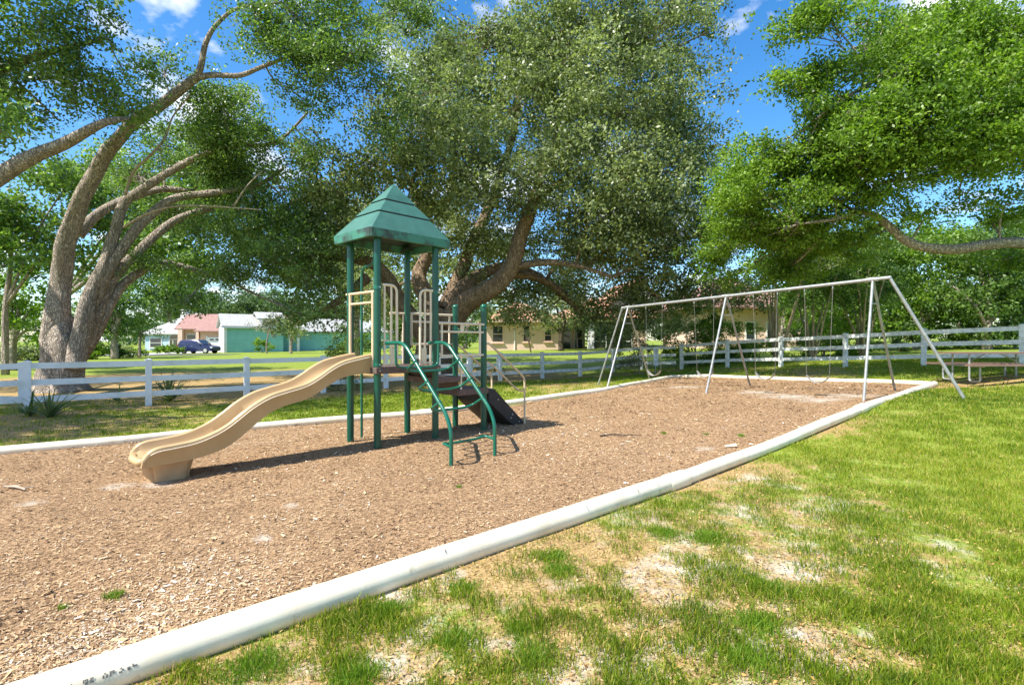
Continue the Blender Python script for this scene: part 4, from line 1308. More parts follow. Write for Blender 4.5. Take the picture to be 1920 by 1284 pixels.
# the great oak behind the tower
YC = 23.0
bc = at(812, 705, YC); bc.z = gz(bc.x, bc.y) - .1
Lm = [
 PXL([(812, 712, 48), (812, 690, 38), (815, 650, 33), (822, 612, 31), (832, 580, 27)], YC),
 PXL([(840, 605, 24, -.4), (868, 572, 21, -.8), (905, 548, 19, -1.3), (945, 522, 17, -1.7), (967, 480, 15, -2), (980, 430, 13, -2.2), (1000, 380, 11, -2.4), (1012, 340, 8, -2.5), (1040, 270, 6, -2), (1060, 180, 4, -1)], YC),
 PXL([(838, 580, 17, .2), (860, 545, 14, .3), (905, 515, 11, .5), (950, 500, 9, .8), (1010, 520, 7, 1), (1060, 560, 5, .8), (1110, 596, 3, .6)], YC),
 PXL([(818, 600, 20, .2), (800, 560, 17, .4), (786, 520, 14, .6), (798, 480, 12, .8), (800, 420, 9, .8), (770, 340, 6, .6)], YC),
 PXL([(808, 640, 20, -.2), (775, 600, 16, -.4), (745, 560, 14, -.6), (722, 515, 12, -.8), (690, 490, 10, -1), (620, 480, 8, -1.4), (560, 462, 5, -1.8)], YC),
 PXL([(830, 590, 16, .6), (850, 540, 13, 1), (880, 470, 11, 1.5), (920, 380, 9, 2), (960, 260, 6, 2), (980, 120, 4, 2)], YC),
 PXL([(960, 500, 8, -1.8), (1030, 492, 6, -2.4), (1090, 500, 4, -2.8), (1150, 520, 3, -3)], YC),
 PXL([(945, 515, 8, -1.2), (1000, 520, 7, -.6), (1050, 545, 6, 0), (1090, 590, 4, .4)], YC),
 PXL([(1000, 380, 7, -2.2), (1080, 320, 5, -2.4), (1180, 280, 3, -2.4)], YC),
 PXL([(690, 520, 10, -1), (640, 560, 7, -1.4), (600, 585, 4, -1.6)], YC),
]
LB = LOB([(900, 50, 150, 95, 21.5), (1070, 30, 160, 95, 22), (1215, 70, 105, 95, 22), (1300, 20, 40, 30, 22.5, .6), (835, 165, 95, 80, 20.5), (770, 250, 85, 70, 20), (690, 300, 90, 65, 19.8), (610, 345, 75, 60, 19.6),
          (640, 415, 75, 50, 20), (590, 300, 50, 45, 20), (860, 285, 130, 75, 19.6), (1000, 160, 140, 90, 20.5), (1140, 190, 130, 100, 20.5), (1260, 200, 75, 85, 21.5), (1040, 295, 120, 65, 19.8),
          (1165, 330, 125, 80, 19.8), (1270, 330, 75, 80, 21), (900, 360, 120, 45, 19.4), (770, 345, 60, 60, 20.5), (1100, 410, 100, 50, 20), (1200, 440, 95, 60, 20.5), (1285, 450, 55, 60, 22), (1120, 480, 95, 40, 21),
          (1215, 520, 75, 45, 22), (1150, 555, 70, 35, 22.6), (1040, 570, 85, 32, 23.2, .8), (1075, 610, 45, 22, 23.5, .6), (600, 470, 70, 50, 20.4), (600, 535, 50, 40, 21), (632, 590, 30, 30, 21.5, .7), (700, 440, 50, 40, 22),
          (1240, 580, 55, 40, 23.4), (1180, 610, 45, 40, 24), (1320, 330, 45, 60, 22.5), (1330, 430, 50, 55, 22.5), (1325, 260, 30, 40, 22.5, .7), (1290, 540, 45, 36, 23.5),
          (860, 455, 55, 34, 23.4, .8), (910, 440, 50, 34, 23.2, .8), (880, 510, 40, 24, 24, .8), (1330, 60, 36, 40, 22, .5)], .8)
LB += LOB([(850, 130, 180, 130, 26), (1080, 220, 220, 170, 26.5), (880, 420, 130, 75, 26), (740, 420, 110, 70, 26), (1080, 450, 180, 90, 27), (950, 560, 90, 40, 27.5), (700, 560, 80, 50, 26), (1240, 330, 90, 130, 26)], .6, .75)
tree('great_oak', 'huge spreading grey green oak behind the green tower', 'tree', bc, Lm, LB, M['leaf_oak'], M['bark_warm'], dens=370, L=.155, W=.082, per=22, spread=.36, gate=.35, bias=.02)

# the bright tree on the right: trunk out of frame, mossy bough
br = Vector((19.5, 15.5, 0)); br.z = gz(br.x, br.y) - .1
Lm = [[(*br, .6), (br.x - .1, br.y, br.z + 1.5, .45), (br.x - .5, br.y - .2, br.z + 3, .38), (br.x - 1, br.y - .4, br.z + 5.5, .28), (17.6, 14.4, 8.5, .18)],
      [(br.x - .4, br.y - .2, br.z + 2.9, .25)] + PXL([(2060, 468, 14, .6), (1920, 455, 10.5), (1850, 459, 10), (1790, 466, 9.5), (1735, 463, 8.5), (1700, 452, 8), (1668, 425, 7), (1642, 405, 6), (1612, 397, 5), (1570, 410, 3.5), (1500, 420, 1.5)], 15.2),
      [(br.x - .9, br.y - .4, br.z + 5, .22)] + PXL([(1990, 290, 11), (1900, 285, 9), (1830, 310, 6), (1740, 330, 4), (1640, 345, 2.5)], 14.6),
      [(br.x - 1, br.y - .4, br.z + 5.5, .22)] + PXL([(1960, 110, 10), (1850, 90, 8), (1740, 95, 6), (1640, 150, 4), (1540, 215, 2.5)], 14.4)]
LB = LOB([(1600, 90, 110, 60, 16.5, .6), (1740, 130, 130, 70, 16.5, .6), (1860, 150, 110, 80, 16.5, .6), (1620, 250, 110, 50, 16.8, .6), (1760, 270, 120, 55, 16.5, .6), (1880, 270, 90, 55, 16.5, .6), (1500, 340, 90, 45, 17.5, .6), (1420, 420, 70, 45, 18.5, .6), (1560, 45, 85, 45, 14.2), (1690, 40, 120, 60, 14.2), (1840, 60, 110, 80, 13.8), (1545, 120, 85, 38, 14.4), (1500, 165, 55, 26, 14.8), (1670, 150, 110, 55, 13.8), (1820, 190, 120, 75, 13.4), (1600, 215, 85, 38, 14), (1545, 195, 60, 24, 14.4, .7),
          (1510, 290, 85, 42, 15), (1590, 300, 95, 45, 14.4), (1720, 255, 110, 55, 13.7), (1850, 285, 95, 45, 13.2), (1420, 345, 62, 42, 16), (1470, 370, 85, 45, 15.8), (1570, 365, 75, 30, 15), (1395, 420, 55, 42, 16.8), (1460, 440, 75, 38, 16.6), (1900, 140, 60, 70, 13.4),
          (1680, 335, 70, 28, 14.4, .8), (1540, 440, 60, 26, 16.2, .7), (1890, 375, 50, 18, 14.8, .5), (1800, 385, 40, 12, 15, .4), (1385, 330, 40, 34, 17), (1370, 400, 46, 40, 17.5), (1400, 290, 36, 24, 16.5, .7), (1430, 300, 46, 30, 16), (1360, 470, 46, 40, 18, .8), (1400, 510, 60, 36, 18.5, .8), (1480, 500, 70, 32, 18.2, .8),
          (1950, 230, 60, 70, 13.5), (1860, 420, 60, 16, 15.5, .5), (1600, 390, 60, 20, 15.4, .6), (1640, 440, 50, 18, 15.8, .6), (1740, 400, 50, 14, 15, .4), (1900, 490, 60, 22, 15.8, .6), (1560, 470, 60, 24, 17, .7)], .8)
tree('bright_oak', 'yellow green tree overhanging from the right with a crooked pale bough', 'tree', br, Lm, LB, M['leaf_bright'], M['bark'], dens=1350, L=.11, W=.06, per=24, spread=.23, gate=.3, bias=.06)

# shrubs and trees beyond the right fence
def stems(cx, cy, Y, n, spread, h, r, top=1.0):
    """several stems fanning out from one base, first one is the trunk"""
    b = at(cx, cy, Y); b.z = gz(b.x, b.y) - .08
    out = []
    for i in range(n):
        a = 2 * math.pi * i / n + random.uniform(-.4, .4); s = spread * random.uniform(.35, 1)
        q = [(b.x + .06 * math.cos(a), b.y + .06 * math.sin(a), b.z, r)]
        for t in (.3, .6, 1.0):
            q.append((b.x + s * t * math.cos(a) + random.uniform(-.06, .06), b.y + s * t * math.sin(a), b.z + h * t, r * (1 - .7 * t)))
        out.append(q)
    return b, out
random.seed(21)
for px, Y, lab, lo_, mt in (
   (1458, 24.6, 'tall crape myrtle with many pale stems behind the swings', [(1400, 480, 60, 55), (1470, 440, 75, 60), (1440, 540, 60, 40), (1505, 500, 55, 55), (1400, 560, 35, 30), (1340, 545, 40, 30)], 'leaf_oak'),
   (1524, 25.4, 'second crape myrtle with fanned dark stems behind the swings', [(1540, 470, 60, 55), (1520, 540, 50, 36), (1570, 520, 45, 45)], 'leaf_mid'),
   (1618, 26, 'third crape myrtle standing behind the swing frame corner', [(1620, 470, 65, 55), (1600, 545, 55, 40), (1655, 535, 55, 45)], 'leaf_mid')):
    b, lm = stems(px, 690, Y, 7, 1.5, 4.2, .07)
    tree('crape_myrtle', lab, 'tree', b, lm, LOB([(*q, Y) for q in lo_], .9), M[mt], M['myrtle'], dens=560, L=.13, W=.07, per=22, spread=.28, gate=.25, group='multi stemmed trees behind the right fence', bias=.06)
for px, Y, lab, lo_, mt, nm in (
   (1720, 31, 'leafy bright green tree behind the right fence', [(1700, 470, 85, 55), (1760, 530, 75, 55), (1680, 560, 70, 45), (1640, 500, 60, 50), (1740, 600, 70, 30), (1800, 480, 60, 50), (1660, 605, 55, 24)], 'leaf_bright', 'leafy_tree'),
   (1850, 29, 'dark shaded tree behind the picnic table', [(1850, 500, 75, 55), (1905, 540, 60, 60), (1830, 570, 70, 45), (1880, 610, 50, 26), (1940, 480, 70, 60)], 'leaf_mid', 'leafy_tree'),
   (1560, 33, 'light green tree far behind the swings', [(1570, 560, 70, 40), (1500, 590, 60, 36), (1600, 600, 60, 36), (1540, 500, 70, 50)], 'leaf_bright', 'leafy_tree'),
   (1940, 36, 'tall dark tree at the right edge of the photo', [(1930, 560, 70, 50), (1880, 450, 60, 50), (1900, 610, 60, 30), (1960, 400, 60, 60)], 'leaf_mid', 'leafy_tree')):
    b = at(px, 690, Y); b.z = gz(b.x, b.y) - .1
    lm = [[(*b, .26), (b.x, b.y, b.z + 1.2, .2), (b.x + .2, b.y, b.z + 2.6, .16), (b.x - .1, b.y + .2, b.z + 4.2, .09), (b.x, b.y, b.z + 5.4, .04)],
          [(b.x + .1, b.y, b.z + 1.5, .12), (b.x + 1, b.y - .3, b.z + 2.8, .08), (b.x + 1.8, b.y, b.z + 4, .03)],
          [(b.x, b.y, b.z + 1.3, .12), (b.x - 1, b.y - .3, b.z + 2.6, .08), (b.x - 1.9, b.y, b.z + 3.6, .03)]]
    tree(nm, lab, 'tree', b, lm, LOB([(*q, Y) for q in lo_], .7), M[mt], M['bark'], dens=270, L=.195, W=.11, per=22, spread=.36, gate=.3, group='trees beyond the right fence')
def bush(px, py, Y, lobs, leaf, label, dens=700, L=.09, W=.05, gate=.3, name='shrub', group=None, bias=0):
    b = at(px, py, Y); b.z = gz(b.x, b.y) - .05
    random.seed(int(px))
    _, lm = stems(px, py, Y, 5, .5, lobs[0][3] * Y / F * 1.2, .03)
    return tree(name, label, 'shrub', b, lm, LOB([(*q[:4], Y + (q[4] if len(q) > 4 else 0)) for q in lobs], .8), M[leaf], M['myrtle'], dens=dens * .8, L=L, W=W, per=20, spread=.16, gate=gate, group=group, bias=bias)
bush(1300, 692, 27.6, [(1300, 600, 50, 50), (1265, 640, 40, 40), (1340, 625, 50, 40), (1300, 660, 60, 26), (1280, 570, 30, 26), (1370, 650, 36, 28), (1325, 575, 30, 22)], 'leaf_lime', 'large lime green shrub behind the fence corner', 900, .10, .055, .35)
bush(1400, 688, 28, [(1400, 640, 36, 32), (1430, 660, 40, 26), (1385, 665, 30, 20)], 'leaf_lime', 'smaller lime shrub behind the middle of the right fence', 700, .10, .055)
bush(1545, 686, 27, [(1540, 630, 46, 36), (1500, 650, 40, 30), (1590, 645, 40, 30)], 'leaf_bright', 'bright green shrub between the crape myrtles', 650, .11, .06)
bush(1340, 686, 26.6, [(1330, 672, 40, 14), (1290, 678, 26, 12)], 'leaf_mid', 'low green shrub along the foot of the fence corner', 600, .09, .05)
bush(1195, 698, 25.4, [(1195, 672, 26, 20), (1175, 680, 18, 14), (1212, 682, 16, 14)], 'leaf_grey', 'dark shrub with pale blossoms beside the notice', 800, .07, .045)
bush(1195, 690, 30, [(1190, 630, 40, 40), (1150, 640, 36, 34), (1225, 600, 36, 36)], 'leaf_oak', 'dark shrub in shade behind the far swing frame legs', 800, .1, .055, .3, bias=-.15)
bush(640, 742, 17.6, [(640, 705, 20, 17), (655, 722, 24, 16), (630, 728, 20, 14)], 'leaf_mid', 'green shrub by the fence under the slide top', 900, .06, .032)
bush(645, 668, 24, [(650, 625, 18, 16), (640, 650, 22, 18), (665, 645, 16, 14), (632, 668, 16, 12)], 'leaf_mid', 'pale leafy shrub behind the tower posts at left', 900, .09, .05, bias=.15)
bush(905, 712, 22.8, [(905, 690, 14, 14), (930, 698, 14, 10)], 'leaf_mid', 'small dark shrub beside the small gate', 800, .06, .032, bias=-.1)

bush(1690, 672, 30, [(1690, 635, 46, 28), (1650, 648, 40, 22), (1730, 645, 44, 22)], 'leaf_mid', 'dark green shrub mass behind the fence left of the picnic table', 330, .15, .085, .4)
bush(1800, 668, 31, [(1800, 625, 46, 32), (1760, 640, 40, 24), (1840, 640, 44, 24)], 'leaf_bright', 'green shrub mass behind the fence above the picnic table', 330, .15, .085, .4)
bush(1905, 664, 31, [(1900, 615, 46, 36), (1870, 635, 36, 26), (1945, 630, 44, 30)], 'leaf_mid', 'dark shrub mass behind the fence at the right edge', 330, .15, .085, .4)

# yucca and palmetto plants by the left fence
def yucca(px, py, Y, n, ln, label, wide=1.0):
    b = at(px, py, Y); b.z = gz(b.x, b.y)
    root = thing('yucca', label, 'plant', b, group='spiky plants by the left fence')
    for i in range(n):
        a = random.uniform(0, 6.28); el = R(random.uniform(28, 85)); l_ = ln * random.uniform(.6, 1.1)
        h = Vector((math.cos(a), math.sin(a), 0)); sd = Vector((-h.y, h.x, 0))
        P_ = []
        for k in range(5):
            t = k / 4
            P_.append(b + h * (l_ * t * math.cos(el) * wide) + UP * (l_ * (t * math.sin(el) - .28 * t * t * math.cos(el)) ))
        vs = []; fs = []
        for k, p in enumerate(P_):
            w = .032 * (1 - (k / 4) ** 2) + .002
            vs += [p - sd * w, p + UP * -.006, p + sd * w]
        for k in range(4):
            fs += [(k * 3, k * 3 + 1, k * 3 + 4, k * 3 + 3), (k * 3 + 1, k * 3 + 2, k * 3 + 5, k * 3 + 4)]
        o = MB().add(vs, fs).build('leaf', M['yucca'], root)
        at_ = o.data.attributes.new('tone', 'FLOAT', 'POINT'); at_.data.foreach_set('value', [min(1, max(0, random.gauss(.45, .25)))] * len(vs))
random.seed(9)
yucca(318, 750, 14.6, 58, .95, 'spiky yucca standing right behind the first fence bay')
yucca(56, 768, 11.6, 24, .62, 'spiky palmetto at the foot of the gate post')
yucca(92, 775, 11.4, 34, .75, 'low spreading palmetto just right of the gate post', 1.3)
yucca(222, 746, 14.4, 8, .5, 'few thin spikes of a small plant behind the fence rails')

# background trees on the left and behind the houses
def bgtree(px, Y, lobs, leaf, label, dens=170, L=.26, group='background trees on the left', tr=.3, py=665, bark='bark', th=.55):
    b = at(px, py, Y); b.z = gz(b.x, b.y) - .1
    s = Y / F
    cy = sum(q[1] for q in lobs) / len(lobs)
    topz = CAMH - (cy - 642) * s
    lm = [[(*b, tr), (b.x, b.y, b.z + (topz - b.z) * .4, tr * .8), (b.x + .3, b.y, b.z + (topz - b.z) * .8, tr * .5), (b.x, b.y, topz + .5, tr * .2)]]
    for q in lobs[:4]:
        c = at(q[0], q[1], Y)
        lm.append([(b.x, b.y, b.z + (topz - b.z) * .45, tr * .5), ((b.x + c.x) / 2, b.y, (b.z + (topz - b.z) * .6 + c.z) / 2, tr * .35), (c.x, c.y, c.z, tr * .12)])
    return tree('background_tree', label, 'tree', b, lm, LOB([(*q[:4], Y) for q in lobs], .8), M[leaf], M[bark], dens=dens * .38, L=L * 1.5, W=L * .8, per=18, spread=L * 2.4, gate=.3, twigs=False, group=group, bias=.05)
bgtree(25, 30, [(20, 540, 60, 50), (70, 570, 50, 45), (10, 600, 55, 36), (75, 620, 40, 24), (40, 500, 50, 30)], 'leaf_bright', 'light green tree with pale trunk at the left edge', 330, .16, tr=.2)
bgtree(10, 26, [(40, 380, 90, 55), (130, 340, 80, 45), (30, 450, 80, 45), (160, 420, 60, 50), (100, 480, 60, 30), (220, 400, 50, 40)], 'leaf_left', 'dark tree in shade behind the leaning oak trunks', 520, .16, tr=.16)
bgtree(118, 36, [(330, 350, 80, 50), (420, 380, 80, 50), (250, 400, 70, 50), (330, 440, 80, 45), (480, 440, 60, 40), (420, 320, 70, 40), (260, 470, 60, 40), (380, 500, 60, 36), (200, 340, 60, 50)], 'leaf_left', 'tall dark tree standing behind the leaning oak boughs', 480, .2, tr=.3)
bgtree(668, 38, [(560, 440, 70, 50), (620, 400, 70, 50), (600, 500, 70, 50), (660, 470, 60, 50), (660, 545, 40, 30)], 'leaf_oak', 'dark tree between the leaning oak and the great oak', 420, .2, tr=.3)
bgtree(760, 33, [(700, 480, 70, 50), (780, 500, 70, 50), (860, 480, 70, 50), (740, 570, 60, 45), (830, 580, 60, 40), (920, 560, 50, 36), (780, 430, 70, 50)], 'leaf_oak', 'shaded tree filling the gap under the great oak crown', 190, .2, tr=.25)
bgtree(215, 46, [(215, 590, 46, 36), (180, 610, 40, 30), (240, 560, 40, 30), (200, 550, 40, 26)], 'leaf_mid', 'round green tree seen right of the oak trunk', 330, .17)
bgtree(262, 50, [(262, 610, 22, 26), (255, 585, 22, 20), (275, 590, 16, 16)], 'leaf_far', 'small yellowish tree before the pale blue house', 330, .15, tr=.14)
bgtree(318, 100, [(300, 545, 60, 36), (270, 530, 50, 34), (340, 540, 50, 34), (310, 580, 40, 26)], 'leaf_mid', 'broad green tree over the pale blue house', 110, .36)
for i, (px, cy, lab) in enumerate(((365, 575, 'leftmost tree top rising behind the pink roofed house'), (420, 578, 'tree top just left of the turquoise house roof'), (470, 575, 'tree top above the turquoise house ridge'), (520, 572, 'light tree top above the red hip roof'), (575, 578, 'tree top right of the red hip roof'), (640, 585, 'tree top behind the tower posts'))):
    bgtree(px, 112 + 4 * (i % 3), [(px, cy, 40, 26), (px - 25, cy + 18, 34, 22), (px + 25, cy + 16, 34, 22), (px, cy + 30, 44, 24)], 'leaf_far', lab, 75, .42, group='trees behind the houses', tr=.35, py=650)
bgtree(546, 58, [(546, 602, 20, 16), (538, 622, 13, 12), (558, 620, 12, 12)], 'leaf_oak', 'dark leafy tree standing before the turquoise house', 330, .18, py=660, tr=.16)
bgtree(500, 62, [(505, 618, 20, 20), (512, 600, 16, 14)], 'leaf_grey', 'thin young tree by the turquoise house dormer', 200, .16, py=660, tr=.1)
bgtree(1052, 44, [(1050, 585, 55, 24), (1010, 595, 42, 20), (1090, 600, 36, 20), (1040, 560, 50, 24)], 'leaf_oak', 'small dark trunked tree beside the beige house', 420, .13, py=658, tr=.24, bark='bark_dark')
bgtree(872, 64, [(880, 600, 40, 36), (850, 630, 36, 30), (900, 570, 40, 30)], 'leaf_mid', 'green tree left of the beige house behind the oak trunk', 260, .19, py=660)
bgtree(740, 60, [(720, 610, 50, 40), (770, 600, 50, 40), (690, 640, 40, 26), (800, 640, 40, 24)], 'leaf_mid', 'green tree behind the great oak trunk', 240, .22, py=660)
bgtree(1470, 38, [(1440, 500, 60, 44), (1520, 480, 70, 50), (1580, 530, 60, 44), (1480, 560, 60, 40), (1620, 560, 60, 44), (1660, 500, 60, 44), (1720, 470, 60, 40)], 'leaf_bright', 'broad leafy tree standing behind the crape myrtles', 210, .2, tr=.2, py=670, group='trees beyond the right fence')
bgtree(1800, 38, [(1760, 440, 60, 30), (1820, 470, 70, 40), (1890, 490, 60, 40), (1850, 540, 60, 40), (1780, 560, 60, 40), (1930, 560, 50, 40)], 'leaf_bright', 'broad leafy tree behind the picnic table and fence', 210, .2, tr=.2, py=670, group='trees beyond the right fence')
bgtree(1420, 60, [(1440, 600, 60, 40), (1500, 580, 60, 44), (1560, 600, 60, 40)], 'leaf_mid', 'mid green tree behind the red roofed house', 220, .22, py=650, group='trees beyond the right fence')
def hedge(px0, px1, py0, py1, Y, leaf, label, dens=500, L=.12):
    n = max(1, int((px1 - px0) / ((py1 - py0) * 1.3)))
    lo_ = [(px0 + (i + .5) * (px1 - px0) / n, (py0 + py1) / 2, (px1 - px0) / n * .62, (py1 - py0) / 2) for i in range(n)]
    b = at((px0 + px1) / 2, py1, Y)
    return bush((px0 + px1) / 2, py1, Y, lo_, leaf, label, dens * 3.5, L * 1.2, L * .8, .8, 'hedge', 'clipped shrubs on the far lawn')
hedge(-10, 86, 650, 676, 44, 'leaf_oak', 'dark clipped hedge at the left edge beyond the gate', 330, .13)
hedge(158, 192, 642, 676, 46, 'leaf_bright', 'green rounded shrub just right of the oak trunk')
hedge(204, 226, 646, 674, 48, 'leaf_mid', 'dark round topiary shrub on the far lawn')
hedge(228, 248, 652, 672, 50, 'leaf_oak', 'dark low topiary shrub beside the round one')
hedge(246, 270, 656, 664, 52, 'leaf_bright', 'small clipped green shrub before the pale blue house', 350, .14)
hedge(296, 338, 648, 660, 64, 'leaf_lime', 'yellowish clipped hedge before the pink roofed house', 300, .16)
def scrub(px, py, Y, label): bush(px, py, Y, [(px, py - 16, 16, 10), (px - 12, py - 12, 10, 8), (px + 12, py - 12, 10, 8)], 'leaf_lime', label, 300, .2, .1)
scrub(492, 660, 66, 'pale palm like shrub against the turquoise wall')

# the wood closing the view far behind the houses
C = []
for i in range(170):
    a = rng.uniform(-1.15, 1.15); r_ = rng.uniform(150, 200)
    x, y = r_ * math.sin(a), r_ * math.cos(a)
    hgt = rng.uniform(5, 9)
    n = 40
    u = rng.normal(0, 1, (n, 3)); u /= np.linalg.norm(u, axis=1)[:, None]
    C.append(np.c_[x + u[:, 0] * 5, y + u[:, 1] * 5, 1.5 + hgt * .55 + u[:, 2] * hgt * .55])
C = np.concatenate(C)
V, Fc, t = leaf_arrays(C, 5, 1.0, 1.1, .7, np.clip(.5 + .15 * snoise(C, .2, 1), 0, 1))
TREE_TRIS[0] += len(Fc) * 2
wd = np_mesh('far_wood', V, Fc, M['leaf_far'], tone=t)
tag(wd, 'distant green wood closing the view behind the houses', 'woodland', kind='stuff')
print('tree tris', TREE_TRIS[0])

# ------------------------------------------------------------------ houses
def hmat(name, c, rough=.8): return mat(name, c, tuple(x * .86 for x in c), scale=1.2, rough=rough, bump=.15, bscale=60)
M['turq'] = hmat('turquoise_stucco', (.25, .54, .48))
M['white_trim'] = hmat('white_trim', (.76, .75, .71))
M['peach'] = hmat('peach_stucco', (.58, .37, .25))
M['beige_wall'] = hmat('beige_stucco', (.74, .53, .43))
M['blue_wall'] = hmat('pale_blue_wall', (.42, .54, .66))
def shingle(name, c):
    m = mat(name, c, tuple(x * .72 for x in c), scale=3, rough=.85, bump=.3, bscale=25)
    n, l = m.node_tree.nodes, m.node_tree.links
    tc = [x for x in n if x.type == 'TEX_COORD'][0]
    w = n.new('ShaderNodeTexWave'); w.bands_direction = 'Z'; w.inputs['Scale'].default_value = 2.2; w.inputs['Distortion'].default_value = .6
    l.new(tc.outputs['Object'], w.inputs['Vector'])
    rp = ramp(n, [(0, (.78, .78, .78)), (.3, (1, 1, 1))]); l.new(w.outputs['Fac'], rp.inputs[0])
    b = n['Principled BSDF']; src = b.inputs['Base Color'].links[0].from_socket
    mx = n.new('ShaderNodeMix'); mx.data_type = 'RGBA'; mx.blend_type = 'MULTIPLY'; mx.inputs['Factor'].default_value = 1
    l.new(src, mx.inputs['A']); l.new(rp.outputs[0], mx.inputs['B']); l.new(mx.outputs['Result'], b.inputs['Base Color'])
    return m
M['roof_grey'] = shingle('roof_grey', (.42, .42, .40))
M['roof_red'] = shingle('roof_red', (.36, .20, .165))
M['roof_terra'] = shingle('roof_terra', (.52, .27, .16))
M['pane'] = mat('window_glass', (.04, .05, .06), (.03, .035, .04), rough=.06, spec=.9)
M['screen'] = mat('porch_screen', (.025, .022, .02), rough=.9)
M['gable_grey'] = hmat('gable_grey', (.35, .34, .32))
def VV(x, y, z): return Vector((x, y, z))
def hbox(root, name, x0, x1, y0, y1, z0, z1, m):
    return MB().box(VV((x0 + x1) / 2, (y0 + y1) / 2, (z0 + z1) / 2), (x1 - x0, y1 - y0, z1 - z0)).build(name, M[m], root, world=False)
def window(root, x, z0, z1, w, yf=0, bars=1, lab=None, fm='white_trim'):
    """window on the front wall (facing -y) at plane yf: frame, pane, glazing bars, sill"""
    f = MB()
    t = .09
    for a in ((x - w / 2 - t / 2, (z0 + z1) / 2, t, z1 - z0 + 2 * t), (x + w / 2 + t / 2, (z0 + z1) / 2, t, z1 - z0 + 2 * t), (x, z0 - t / 2, w, t), (x, z1 + t / 2, w, t)):
        f.box(VV(a[0], yf - .03, a[1]), (a[2], .10, a[3]))
    fo = f.build('window', M[fm], root, world=False)
    MB().box(VV(x, yf - .015, (z0 + z1) / 2), (w, .02, z1 - z0)).build('pane', M['pane'], fo, world=False)
    for i in range(bars):
        zz = z0 + (z1 - z0) * (i + 1) / (bars + 1)
        MB().box(VV(x, yf - .04, zz), (w, .03, .06)).build('glazing_bar', M[fm], fo, world=False)
    MB().box(VV(x, yf - .08, z0 - t - .04), (w + .3, .16, .08)).build('sill', M[fm], fo, world=False)
    return fo
def gable(root, x0, x1, y0, y1, ze, zr, m, oh=.45, axis='x', th=.12, name='roof', gm=None, gname='gable_wall'):
    """gable roof slabs, ridge along axis; closed gable walls"""
    r = MB()
    if axis == 'x':
        ym = (y0 + y1) / 2; sl = (zr - ze) / (ym - y0)
        pr_ = [(y0 - oh, ze - sl * oh), (ym, zr), (y1 + oh, ze - sl * oh), (y1 + oh, ze - sl * oh + th), (ym, zr + th * 1.2), (y0 - oh, ze - sl * oh + th)]
        k = len(pr_)
        vs = [VV(x0 - oh, a, b) for a, b in pr_] + [VV(x1 + oh, a, b) for a, b in pr_]
        gv = [[VV(x, y0, ze), VV(x, y1, ze), VV(x, ym, zr)] for x in (x0, x1)]
        gd = VV(.1, 0, 0)
    else:
        xm = (x0 + x1) / 2; sl = (zr - ze) / (xm - x0)
        pr_ = [(x0 - oh, ze - sl * oh), (xm, zr), (x1 + oh, ze - sl * oh), (x1 + oh, ze - sl * oh + th), (xm, zr + th * 1.2), (x0 - oh, ze - sl * oh + th)]
        k = len(pr_)
        vs = [VV(a, y0 - oh, b) for a, b in pr_] + [VV(a, y1 + oh, b) for a, b in pr_]
        gv = [[VV(x0, y, ze), VV(x1, y, ze), VV(xm, y, zr)] for y in (y0, y1)]
        gd = VV(0, .1, 0)
    fs = [(i, (i + 1) % k, (i + 1) % k + k, i + k) for i in range(k)] + [tuple(range(k - 1, -1, -1)), tuple(range(k, 2 * k))]
    o = r.add(vs, fs).build(name, M[m], root, world=False)
    if gm:
        for i, g in enumerate(gv):
            s_ = gd if i == 0 else -gd
            MB().add(g + [p + s_ for p in g], [(0, 1, 2), (5, 4, 3), (0, 3, 4, 1), (1, 4, 5, 2), (2, 5, 3, 0)]).build(gname, M[gm], root, world=False)
    return o
def hip(root, x0, x1, y0, y1, ze, zr, m, oh=.5, th=.14, name='roof', rl=None):
    w, d = x1 - x0, y1 - y0
    ym, xm = (y0 + y1) / 2, (x0 + x1) / 2
    rl = max(0.01, (w - d) / 2) if rl is None else rl
    a = [VV(x0 - oh, y0 - oh, ze), VV(x1 + oh, y0 - oh, ze), VV(x1 + oh, y1 + oh, ze), VV(x0 - oh, y1 + oh, ze)]
    b = [p + VV(0, 0, th) for p in a]
    r = [VV(xm - rl, ym, zr), VV(xm + rl, ym, zr)]
    o = MB().add(a + b + r, [(3, 2, 1, 0), (0, 1, 5, 4), (1, 2, 6, 5), (2, 3, 7, 6), (3, 0, 4, 7), (4, 5, 9, 8), (5, 6, 9), (6, 7, 8, 9), (7, 4, 8)]).build(name, M[m], root, world=False)
    return o
def house(label, px, Y, rz, py=None):
    p = at(px, 642, Y); p.z = gz(p.x, p.y) - .15
    return thing('house', label, 'house', p, rz)

# turquoise house: gabled main block with a dormer, lower wing to the right
h = house('turquoise house with grey shingle roof, dormer window and white corner trim', 421, 70, R(33))
hbox(h, 'wall', 0, 7.2, 0, 8, 0, 3.7, 'turq')
gable(h, 0, 7.2, 0, 8, 3.7, 5.3, 'roof_grey', .4, 'x', .14, gm='white_trim')
hbox(h, 'end_wall', -.06, -.004, -.04, 8.04, -.05, 3.72, 'white_trim')
hbox(h, 'corner_board', -.07, .28, -.09, -.004, -.05, 3.66, 'white_trim')
hbox(h, 'fascia', -.42, 7.6, -.50, -.42, 3.40, 3.58, 'white_trim')
hbox(h, 'garage_door', -.12, -.061, 1.2, 4.6, 0, 2.4, 'white_trim')
hbox(h, 'dormer', 4.5, 6.7, -.06, 3.5, 2.95, 4.75, 'white_trim')
window(h, 5.6, 3.15, 4.5, 1.25, -.06, 1)
gable(h, 4.2, 7.0, -.2, 5, 4.75, 5.6, 'roof_grey', .4, 'x', .13, name='dormer_roof')
hbox(h, 'column', 7.9, 8.2, -.3, .05, 0, 3.4, 'white_trim')
